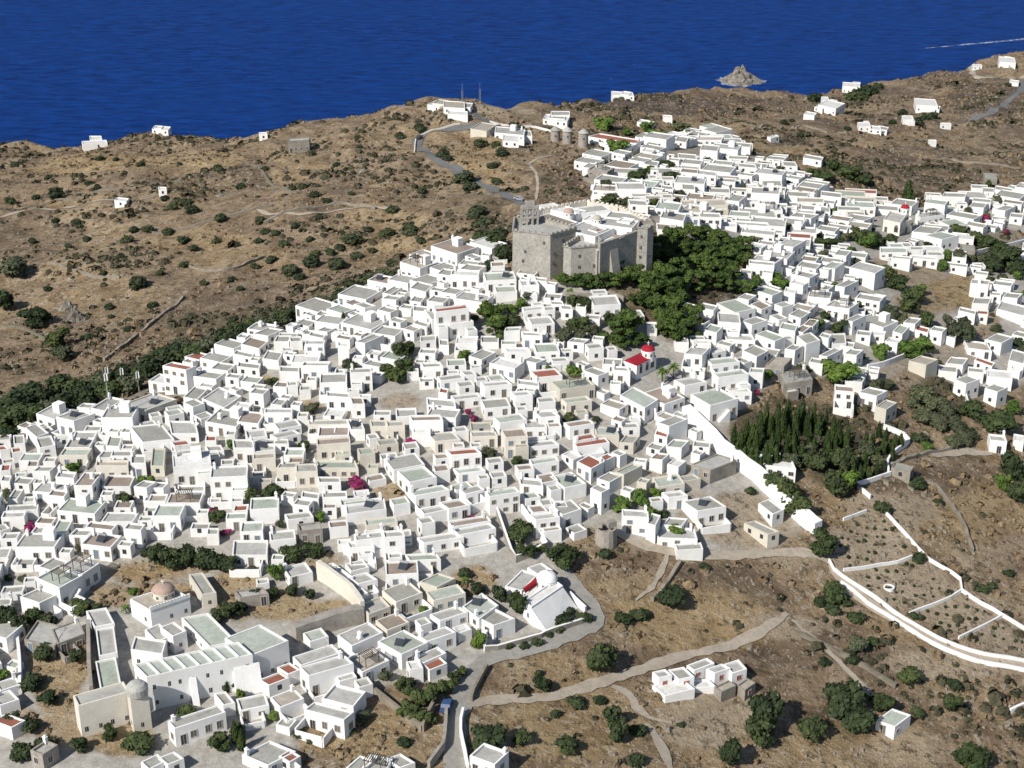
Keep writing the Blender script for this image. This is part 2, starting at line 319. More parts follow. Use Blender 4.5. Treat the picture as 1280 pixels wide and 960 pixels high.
def strip(name, line, w, m, kind='structure', lift=.22, nx=4):
    L = smooth_line([ground(*q) for q in line], 1.5); T = tangents(L); v = []; f = []
    for i, p in enumerate(L):
        nrm = Vector((-T[i].y, T[i].x)); ww = w * .82 * (1 + .16 * math.sin(i * .5) + .06 * math.sin(i * 1.7))
        ww *= min(1, .4 + .15 * min(i, len(L) - 1 - i)); jl, jr = wob_.uniform(-.35, .25), wob_.uniform(-.25, .35)
        for k in range(nx + 1):
            o = (k / nx - .5) * ww + (jl if k == 0 else jr if k == nx else 0); x, y = p.x + nrm.x * o, p.y + nrm.y * o; v.append((x, y, gz(x, y) + lift))
        OCC.append((p.x, p.y, w * .6))
    for i in range(len(L) - 1):
        for k in range(nx): a = i * (nx + 1) + k; f.append((a, a + nx + 1, a + nx + 2, a + 1)[::-1])
    me = bpy.data.meshes.new(name); me.from_pydata(v, [], f); me.materials.append(m); me.polygons.foreach_set('use_smooth', [True] * len(f)); return tag(link(name, me), kind=kind)
M['asphalt'] = plaster('worn_asphalt', (.155, .155, .155), (.11, .11, .11), .6, vary=0, fine=1.)
M['dust'] = plaster('dusty_path', (.38, .33, .265), (.31, .26, .20), .8, vary=0, fine=.9)
M['paved'] = plaster('paved_lane', (.31, .295, .265), (.23, .215, .19), .8, vary=0, fine=1.2)
M['pinkroad'] = plaster('pale_earth_road', (.42, .355, .285), (.34, .28, .22), .6, vary=0, fine=1.)
strip('road', pts("652 256 645 252 620 240 592 225 570 212 547 200 527 188 521 180 530 168 560 161 592 157 612 155"), 5.2, M['asphalt'])
strip('road', pts("612 155 606 150 597 145 587 139 575 135"), 5.0, M['asphalt'])
strip('road', pts("1290 100 1279 107 1273 117 1258 129 1240 140 1216 151 1199 154"), 6.5, M['asphalt'])
strip('road', pts("1205 84 1216 92 1229 97 1255 98 1285 94"), 5, M['dust'])
strip('road', pts("566 985 568 960 570 925 573 890 588 852 605 828 640 815 690 802 735 785 744 770 722 738 702 708 690 688"), 4.6, M['paved'])
strip('path', pts("576 884 620 876 680 873 725 861 760 851 800 838 850 822 900 811 950 790 985 768"), 2.7, M['dust'])
strip('path', pts("765 858 785 868 797 884 812 898 840 905"), 2.4, M['dust'])
strip('road', pts("1040 708 1048 722 1068 742 1107 769 1129 779 1178 806 1225 824 1285 835"), 4.0, M['pinkroad'])
strip('path', pts("770 668 800 680 830 688 890 695 960 692 1010 692 1040 706"), 3.0, M['dust'])
strip('path', pts("990 775 1040 820 1080 860 1110 885"), 1.5, M['dust'])
strip('path', pts("835 690 826 715 815 735 795 752"), 1.4, M['dust'])
strip('path', pts("808 905 825 930 840 965"), 2.4, M['dust'])
strip('path', pts("590 310 540 318 470 345 400 372"), 1.2, M['dust'])
strip('path', pts("0 272 60 262 130 250 200 243"), 2.6, M['dust'])
strip('path', pts("320 262 370 268 430 262 500 262"), 2.0, M['dust'])
strip('path', pts("670 250 672 225 662 205 690 195"), 1.4, M['dust'])
strip('path', pts("1165 570 1200 565 1240 568"), 3.5, M['dust'])
HOUSES = """
T 0 512
225 25 340 62 450 0 80 gw1
350 45 460 72 590 25 100 gw1
155 112 228 172 305 145 80 gw1
245 240 345 222 320 160 75 gw2
450 180 590 180 610 133 60 gw0
370 285 545 285 575 240 75 Gc1
660 225 745 232 765 168 30 Gw0
600 305 690 300 740 250 40 gw0
690 290 830 290 840 253 40 gw0
595 350 800 350 805 315 100 pc1
815 335 910 335 910 280 90 gw1
890 205 1090 185 960 90 80 gw0
1070 150 1240 150 1220 70 60 gw0
1055 40 1150 20 1120 -10 70 gw1
1090 228 1195 215 1170 188 70 rw0
940 350 1025 355 1010 240 20 Gc0
835 480 915 490 980 450 100 gw1
915 490 1020 490 1075 455 75 gw1
1110 510 1280 510 1280 470 40 gw0
950 665 1125 665 1160 590 100 Gw1
630 700 830 700 870 640 40 gw0
530 735 700 755 735 715 60 bw0
770 745 880 755 910 715 110 gw2
460 475 575 475 640 390 125 bw2
345 420 460 430 480 390 70 gw0
295 535 400 545 430 505 100 bw1
200 385 310 385 355 360 75 gw1
165 355 235 355 245 315 30 bw0
75 270 135 260 130 235 50 rw0
0 385 45 380 70 335 90 rw1
0 445 60 450 60 420 90 gw1
45 560 105 560 150 495 40 gw1
35 635 235 625 240 590 50 gw0
5 675 150 670 160 645 80 gw1
0 760 35 750 40 720 40 gw0
0 810 105 805 125 780 40 gw0
90 860 340 860 400 770 90 gw1
320 765 410 770 455 690 20 Gw0
430 785 545 790 590 745 60 gw1
85 215 155 210 150 155 30 gw0
0 255 30 250 20 225 40 rw0
T 256 512
0 75 195 108 290 20 75 gw1
200 75 335 90 375 20 70 bw1
0 195 70 195 75 160 30 rw0
20 260 120 255 90 220 45 gw0
0 300 95 290 80 250 40 gw0
180 240 310 240 300 185 95 gw1
310 265 440 250 440 180 35 gw0
375 215 525 215 520 183 30 gw0
450 180 600 150 540 130 40 gw0
370 20 545 20 545 0 80 gw1
705 165 900 160 905 100 35 bw0
700 222 910 205 905 165 105 bc1
910 125 1000 125 975 60 70 gw0
650 95 900 90 890 65 25 gc0
1040 105 1140 105 1130 65 80 gc1
1140 105 1250 100 1240 65 85 gc1
1030 185 1095 175 1075 150 35 gw0
1090 225 1210 210 1190 175 60 gc0
300 310 440 300 440 275 85 pc0
445 365 570 362 645 330 95 gc1
570 390 705 385 700 335 100 gc1
710 365 960 365 920 315 60 Gc0
30 425 265 415 270 345 150 gw2
100 345 180 340 180 325 30 gw0
710 455 850 455 840 435 60 gw1
735 550 890 545 885 515 50 gw0
850 600 1030 580 1020 540 40 Gw0
885 655 1135 622 1120 545 70 gw0
1005 725 1205 705 1195 665 50 Gc0
945 820 1120 797 1110 770 120 gw1
1120 800 1250 790 1240 755 130 gw2
905 865 1060 855 1040 845 90 gw1
130 685 260 680 265 640 75 Gw1
175 635 265 630 275 590 40 rw0
10 780 85 780 85 750 60 Gw1
170 910 390 910 395 815 70 gw1
520 690 680 670 660 645 40 gw0
590 760 735 745 720 700 90 gs1
600 545 710 560 700 530 60 gw1
T 0 704
245 250 370 190 250 150 90 gw1
370 155 515 75 370 12 130 Gw1
515 70 620 0 480 -50 110 gw1
0 190 140 180 160 140 30 gw0
150 475 340 522 420 400 45 gs1
360 505 530 440 490 350 70 gs1
0 890 120 850 60 790 40 gw0
T 256 704
830 110 930 85 800 -5 60 ww1
960 130 1080 100 1010 55 60 gw0
1025 320 1160 270 1100 205 60 gc1
600 640 850 560 795 505 50 gw0
650 705 930 625 870 570 125 gw1
400 765 530 715 490 700 70 rw0
520 695 600 665 530 620 40 rw0
220 215 400 190 340 150 45 gs1
T 512 512
15 70 210 65 190 30 130 bw1
160 200 320 185 270 135 70 gc0
260 285 450 270 400 235 90 rw1
165 310 255 300 240 280 50 bw1
290 140 370 130 350 105 70 gw1
390 170 550 165 535 130 70 gc1
565 85 735 60 690 20 80 Gw0
600 175 740 165 710 115 130 bc2
720 115 860 110 840 60 70 gw0
755 235 935 215 900 195 70 gw1
820 50 940 40 890 0 100 gw2
1000 110 1155 85 1120 60 80 bw1
1045 235 1250 205 1230 180 50 rw0
1050 195 1170 175 1150 155 20 rw0
1045 325 1135 370 1215 325 85 rw1
1180 300 1225 320 1285 290 70 rw1
765 345 935 320 915 285 75 Gw1
680 380 780 370 760 345 70 bw0
690 465 835 480 790 430 60 gw0
830 460 930 440 890 390 40 bw0
970 490 1105 460 1010 388 80 Gw1
0 455 170 420 90 350 100 Gw1
35 540 250 500 190 475 90 Gw1
90 655 240 625 215 595 70 gw1
245 620 380 595 310 555 80 bw1
75 715 160 700 140 680 90 gw1
265 735 510 695 490 670 50 bw0
310 785 540 740 510 720 80 gw0
90 835 340 795 290 765 70 gw1
0 945 195 935 150 895 50 Gw0
305 400 475 380 440 350 50 Gw0
350 530 470 500 430 470 70 gw1
500 545 690 515 660 480 120 Gw2
725 560 820 545 790 515 60 Gw0
770 645 865 635 830 590 60 bw0
790 690 940 670 880 640 120 gw2
830 600 920 590 890 550 60 gw1
890 605 990 610 950 580 60 gw1
955 660 1075 620 1010 560 90 gw1
1130 490 1200 520 1240 500 130 gw2
1170 430 1250 455 1330 410 70 gw1
T 512 704
60 115 170 150 310 100 50 Gc1
150 235 350 185 300 130 80 Gc1
190 360 365 305 300 265 60 gw1
110 490 290 430 230 395 90 gw1
-50 570 115 495 -35 415 95 Gw1
85 625 230 560 180 525 70 gw0
125 670 235 625 215 605 40 rw0
0 665 85 655 70 635 90 ww1
525 390 660 345 500 285 90 gw1
330 270 435 350 520 235 60 Gw0
T 0 830 7.39
105 590 235 520 60 455 40 rw0
390 840 535 745 440 710 140 gs1
T 160 830
290 405 610 300 570 260 110 gw1
595 258 668 243 610 170 60 gw0
130 660 235 608 185 562 40 gw1
250 630 350 590 300 560 40 gw0
875 635 1050 545 885 478 50 gw1
1010 615 1080 575 1040 555 40 rw0
T 400 830
-100 285 150 350 215 297 110 gw1
160 650 250 680 340 600 60 gw0
250 670 400 700 455 590 60 gw0
500 650 595 615 500 560 60 gw0
935 572 1092 630 1180 548 100 gw1
T 60 400
715 285 862 312 932 288 165 rw3
853 228 945 250 1075 230 60 rw1
900 350 1050 370 1110 330 80 gw1
905 545 980 520 920 490 90 gw1
960 490 1100 550 1200 470 60 gw1
845 480 930 500 1000 430 60 gw0
475 520 610 565 805 495 85 gc1
265 550 355 570 475 495 70 gw1
180 545 260 550 300 525 40 gw0
T 256 350
300 335 395 350 500 310 60 gw0
505 285 550 295 585 275 40 ww1
225 400 340 430 400 380 50 bw0
430 385 525 385 545 345 60 gw1
535 385 610 380 600 350 60 gw0
690 215 755 235 770 200 45 gw0
760 180 860 210 945 180 80 Gw1
930 150 1000 175 1085 165 70 gw0
1105 115 1195 125 1240 100 60 gw1
1075 185 1160 205 1210 180 70 gw1
1110 80 1160 90 1235 45 40 gw0
695 315 765 325 830 300 40 gw0
645 345 740 365 700 335 30 gw0
625 400 745 400 750 375 100 gw2
815 360 905 375 925 355 60 bw0
830 410 900 415 890 395 120 ww2
940 385 1000 395 1130 345 100 gw1
360 490 460 505 490 450 60 gw0
175 460 290 485 300 455 40 gw0
200 540 340 555 330 520 30 gw0
600 535 770 535 790 510 100 gw1
465 570 590 575 590 540 50 gw1
985 525 1090 545 1145 515 60 gw1
910 580 1045 575 1040 550 120 gw2
760 725 905 735 880 700 85 gw1
920 775 1000 775 985 730 90 bw1
425 665 510 670 540 635 70 bw0
515 660 580 655 575 635 70 gw0
590 690 660 685 665 655 60 gw0
275 705 365 715 405 680 90 gw1
410 775 480 785 520 745 30 gw0
385 825 540 840 555 805 60 gw1
0 600 70 610 110 575 60 gw0
125 605 210 615 240 590 50 gw0
T 512 320
165 350 370 325 355 300 170 rw2
250 425 400 405 360 390 90 rw1
190 225 290 240 350 205 60 gw1
310 80 430 95 480 60 50 gw0
255 115 430 125 440 90 90 ww1
125 70 200 95 300 60 30 gw0
170 110 260 125 300 90 30 gw0
0 150 110 180 230 140 30 gw0
0 200 100 225 150 180 40 gw0
510 65 595 60 590 30 40 bw0
700 185 810 180 790 145 90 gw1
780 150 855 160 830 135 50 gw0
715 345 845 330 830 305 70 gw1
845 340 910 335 900 310 70 gw1
885 300 965 305 950 280 40 gw0
950 330 1020 335 1000 305 70 gw1
1150 310 1320 300 1290 240 90 gw1
985 535 1090 545 1135 520 60 gw1
1120 580 1215 570 1190 540 80 gw1
590 470 690 465 710 440 70 gw0
710 495 830 500 800 475 80 gw1
610 600 760 600 740 570 40 ww0
700 650 790 670 880 650 70 gw1
895 660 1000 655 980 635 60 gw1
795 760 955 745 910 700 90 rw1
940 835 1160 805 1100 755 80 Gc1
980 920 1140 900 1110 880 70 Gc1
1085 715 1180 750 1245 725 70 gw1
370 625 450 650 540 600 60 gw1
285 545 420 545 430 500 60 ww0
65 535 165 525 165 490 50 gw0
185 555 245 560 235 520 60 gw0
55 605 160 610 175 580 60 gw0
85 695 210 690 190 660 80 gw1
195 780 345 760 320 735 70 gw1
345 745 420 740 390 710 60 gw0
420 785 490 775 480 755 30 gw0
470 815 640 800 610 775 80 gw1
675 800 810 815 790 780 70 gw1
660 875 770 865 745 850 100 gw1
110 930 290 945 260 895 60 gw0
180 850 235 860 225 830 40 rw0
280 900 450 880 430 860 50 gw0
20 420 105 445 125 420 50 gw1
20 340 110 350 110 315 50 gw1
0 280 70 290 100 255 40 gw1
T 768 320
435 610 550 620 600 570 80 gw1
515 545 605 545 590 520 90 ww1
615 610 700 590 680 560 60 ww1
610 680 785 660 750 625 70 Gw1
650 760 840 735 800 705 110 Gw1
720 850 860 850 800 810 60 gw1
440 810 580 785 510 750 70 gw1
600 935 775 890 650 820 110 Gw1
35 870 190 950 275 895 80 Gw1
0 715 100 720 70 690 90 gw1
650 410 790 420 780 355 90 gw1
790 405 860 430 960 400 80 gw1
700 520 880 530 860 490 50 gw1
560 460 640 480 680 440 70 Gw1
515 410 560 425 600 400 40 rw0
425 310 510 330 525 310 50 gw0
525 320 620 340 650 310 70 gw1
770 260 840 275 890 245 50 gw1
850 300 920 335 985 310 50 bw1
1000 300 1050 320 1120 300 60 Gw1
800 590 890 630 965 590 70 gw1
1090 365 1165 390 1230 350 60 gw1
1180 430 1240 440 1280 400 60 bw1
1030 450 1130 470 1150 430 60 Gw0
1130 465 1180 480 1230 440 50 bw0
1140 500 1200 550 1270 510 100 gw2
1065 580 1130 590 1190 560 80 gw1
945 680 1060 690 1140 640 70 ps0
1060 800 1240 770 1200 700 90 gs1
840 725 930 730 940 700 90 Gw1
840 45 1000 60 1000 35 90 gw1
1100 110 1220 140 1275 110 70 gw1
1095 165 1180 185 1215 165 80 ww1
1060 220 1130 235 1140 205 70 ww1
930 190 1010 215 1040 200 50 gw0
T 1024 320
0 80 60 90 150 40 60 Gw1
190 70 350 110 415 70 90 gw1
100 185 160 195 255 155 70 gw1
10 205 60 210 110 185 70 gw1
35 310 190 330 250 290 80 gw1
160 400 210 410 295 370 80 gw1
230 490 320 500 330 470 40 gw0
320 490 410 495 420 470 50 ww1
410 530 490 545 520 520 70 ww1
525 415 600 425 640 390 70 gw1
460 470 520 490 560 440 60 Gw1
690 460 770 475 800 450 80 gw1
600 460 680 480 690 450 20 rw0
790 500 850 515 860 490 50 gw1
560 655 670 680 745 645 70 pc1
0 500 60 515 80 490 70 gw1
80 550 170 545 180 480 40 gw0
130 560 215 570 225 540 50 gw0
0 620 50 630 150 580 70 gw1
155 610 235 620 310 590 80 gw1
870 340 975 365 985 340 60 gw0
955 295 1060 300 1080 260 50 gw0
985 360 1055 365 1060 340 60 rw1
945 170 1060 180 1070 150 90 gw1
1080 175 1200 190 1220 160 80 gw1
1145 255 1240 265 1280 235 70 gw1
1110 330 1280 375 1280 310 50 gw0
1040 520 1140 545 1215 505 70 gw1
930 575 1080 595 1040 540 40 pw0
845 770 920 800 1005 770 90 gw1
1035 825 1115 850 1180 820 90 gw1
1185 650 1280 675 1280 600 80 gw1
790 670 900 680 960 640 40 gw0
970 650 1080 690 1095 665 30 rw0
930 720 1030 730 1030 700 60 gw1
100 840 220 850 215 810 110 bw2
160 780 270 790 290 755 60 gw0
245 850 360 875 445 845 90 gw1
350 940 420 960 490 915 90 gc1
450 10 570 20 590 5 70 gw1
575 10 740 10 740 -5 50 gw0
830 15 920 15 920 -10 40 gw0
760 50 925 70 930 50 50 gw0
T 1024 430
1070 600 1175 610 1160 570 80 gw1
1215 600 1280 610 1280 570 60 ww1
450 770 570 800 595 765 50 gs1
T 740 500
410 140 482 165 600 118 100 gw2
390 215 470 235 470 205 60 rw1
460 290 560 300 640 255 60 Gw1
620 400 740 440 905 375 70 gs1
360 365 440 375 510 340 80 bw1
470 400 540 420 590 380 70 ww1
415 545 580 520 540 460 60 Gc1
580 510 680 490 640 465 60 gc1
480 610 600 595 560 570 80 gw1
660 695 840 665 740 600 100 gw1
190 725 355 735 350 690 110 gw2
340 770 395 785 430 720 110 gw2
440 780 560 790 600 740 40 gw0
410 860 660 870 640 800 60 gw1
530 940 695 930 690 910 30 gw0
950 770 1100 840 1180 825 60 gc1
1040 645 1130 715 1200 685 30 gw0
140 450 200 465 320 410 80 Gc1
30 215 170 220 150 170 40 Gc0
170 265 260 270 370 225 60 gc1
120 120 185 140 215 115 60 bw1
190 175 300 170 280 140 40 gw0
1025 400 1275 430 1180 330 60 ww0
T 840 160
40 185 155 195 150 165 35 gw1
175 135 285 145 300 110 65 gw2
130 75 310 75 355 50 40 pw0
20 80 90 90 95 55 35 gw1
385 110 490 120 500 95 50 gw1
350 190 470 195 480 175 30 gw0
420 240 530 250 520 225 40 gw1
155 285 275 300 280 270 80 gw2
65 380 145 385 140 350 60 gw1
235 400 365 405 360 375 45 gw0
410 290 500 300 585 290 50 gw1
285 315 430 325 420 300 40 gw0
60 250 170 260 170 240 50 gw0
130 410 240 420 230 400 30 gw0
70 490 350 480 330 440 45 pc0
340 450 420 460 470 420 50 gw1
20 555 175 555 175 530 60 gw1
175 555 310 560 300 530 60 gw0
385 600 610 615 600 590 50 gw0
430 650 640 670 650 640 60 gw0
500 410 700 420 700 390 40 gw0
430 540 660 560 640 510 30 gw0
520 495 720 495 720 470 35 gw0
785 360 920 380 960 350 50 gw0
570 360 690 360 680 325 30 gw0
780 460 950 465 950 435 45 pw0
710 420 850 430 860 400 40 gw0
930 420 1060 435 1060 405 50 gw1
735 550 870 565 935 540 60 gw1
810 510 990 525 985 490 30 gw0
650 730 760 745 840 700 80 gw1
720 680 870 690 870 660 40 rw0
570 790 720 820 770 770 60 gw1
480 830 640 850 700 810 70 gw1
1010 790 1090 800 1125 765 80 gw1
940 870 1020 880 1080 840 70 Gw1
750 910 870 940 920 910 60 gw1
820 185 935 205 910 175 40 gw1
590 190 700 200 720 180 30 gw0
700 235 785 240 770 210 25 gw0
700 270 830 290 820 270 20 gw0
965 620 1095 640 1110 610 50 gw0
1065 560 1200 580 1280 555 40 gw0
1035 510 1180 515 1180 490 35 gw0
1080 440 1280 450 1270 430 40 pc0
1080 400 1280 410 1280 385 30 rw0
0 500 60 510 60 480 30 Gw0
T 1050 170 5.565
560 570 730 545 700 515 70 gw1
740 545 930 580 990 550 60 gw1
590 690 710 720 830 690 80 Gw1
500 665 650 680 780 640 40 gw0
600 410 710 415 700 395 45 gw1
710 420 870 425 960 395 70 gw1
1080 510 1150 520 1240 490 60 gw1
1180 560 1270 570 1280 540 50 gw0
915 360 1030 365 1025 340 35 gw0
985 385 1075 390 1075 360 40 gw1
1080 370 1200 390 1190 360 40 gw1
1000 295 1095 300 1090 260 40 gs1
490 850 680 860 670 835 55 gw1
345 870 480 860 470 835 55 gw0
780 840 880 850 880 800 60 gw1
840 790 940 800 935 760 50 gs1
280 810 470 810 465 770 40 Gw0
490 790 580 790 580 765 60 gw0
350 470 500 490 550 450 60 gw1
900 490 1000 500 1030 465 40 gw0
T 690 140 6.076
270 185 610 240 700 215 40 rw1
270 435 420 455 475 425 85 gs2
580 360 700 380 770 355 60 gw0
480 460 720 470 700 430 30 gw0
700 395 800 410 815 375 50 gw1
520 580 720 590 730 550 60 gw0
740 500 800 500 790 475 60 gw1
810 465 930 470 915 425 60 gw1
590 700 730 710 715 670 40 gw0
780 730 960 750 990 690 40 Gw0
610 640 760 640 750 615 40 gw0
830 580 920 590 920 560 50 gw1
800 650 920 650 910 620 40 gw0
820 800 1000 830 1010 770 50 gw0
645 75 750 95 740 65 30 ww1
845 40 915 45 910 25 20 ww1
680 295 760 310 750 275 50 ww0
800 890 910 900 900 850 50 bw0
950 200 1040 220 1050 190 50 gw1
T 420 80 2.977
340 150 385 160 400 140 20 ww1
400 160 480 165 470 140 25 pw0
415 185 490 190 480 175 15 ww1
500 240 560 250 600 225 25 pc1
590 255 700 265 690 240 30 gw1
620 285 680 290 680 265 20 ww1
770 205 860 215 870 195 15 ww0
800 190 870 190 870 175 15 gw0
1030 115 1110 120 1100 105 15 ww1
T 850 20 2.977
605 260 670 265 670 250 25 ww1
515 330 580 345 570 315 25 ww1
530 312 555 312 550 300 20 ww1
880 330 960 335 950 310 25 ww1
830 385 870 385 865 370 20 ww1
665 410 710 410 705 395 20 ww1
700 420 750 425 745 410 10 ww0
1190 170 1250 175 1245 155 20 ww1
1225 245 1260 250 1260 240 10 ww0
970 405 1010 405 1008 397 12 ww0
925 467 955 467 953 460 10 ww0
338 455 370 447 360 440 10 ww0
1090 188 1125 188 1122 180 12 ww0
460 365 500 372 495 358 12 ww0
T 850 20 2.977
545 322 572 327 580 312 16 gw0
500 338 530 345 545 330 14 ww0
915 322 945 326 950 312 12 gw0
940 345 965 347 970 335 14 ww1
850 392 875 392 872 382 12 ww0
680 402 700 402 702 390 14 ww0
730 418 770 425 768 412 9 gw0
1205 160 1230 163 1232 152 12 ww0
640 256 670 258 672 246 12 gw0
T 420 80 2.977
360 145 400 150 420 135 14 gc0
440 158 500 162 510 145 14 gw0
640 262 730 268 725 248 14 gw1
660 275 700 280 705 262 20 ww1
790 200 850 205 860 185 14 gw1
1060 112 1090 116 1100 104 14 ww0
T 0 0 2.977
340 512 365 512 366 500 14 ww0
575 476 600 478 602 468 9 ww0
335 520 380 520 375 505 20 ww1
308 537 400 532 395 520 12 ww0
565 480 625 485 620 470 15 ww1
965 500 995 500 993 492 20 ww0
1070 525 1150 520 1155 510 45 gs1
425 745 470 750 480 738 15 ww0
590 705 620 705 618 695 15 ww0
T 60 400
60 385 100 385 105 370 30 ww0
T 850 640 2.977
730 775 800 800 860 755 22 Gw1
"""
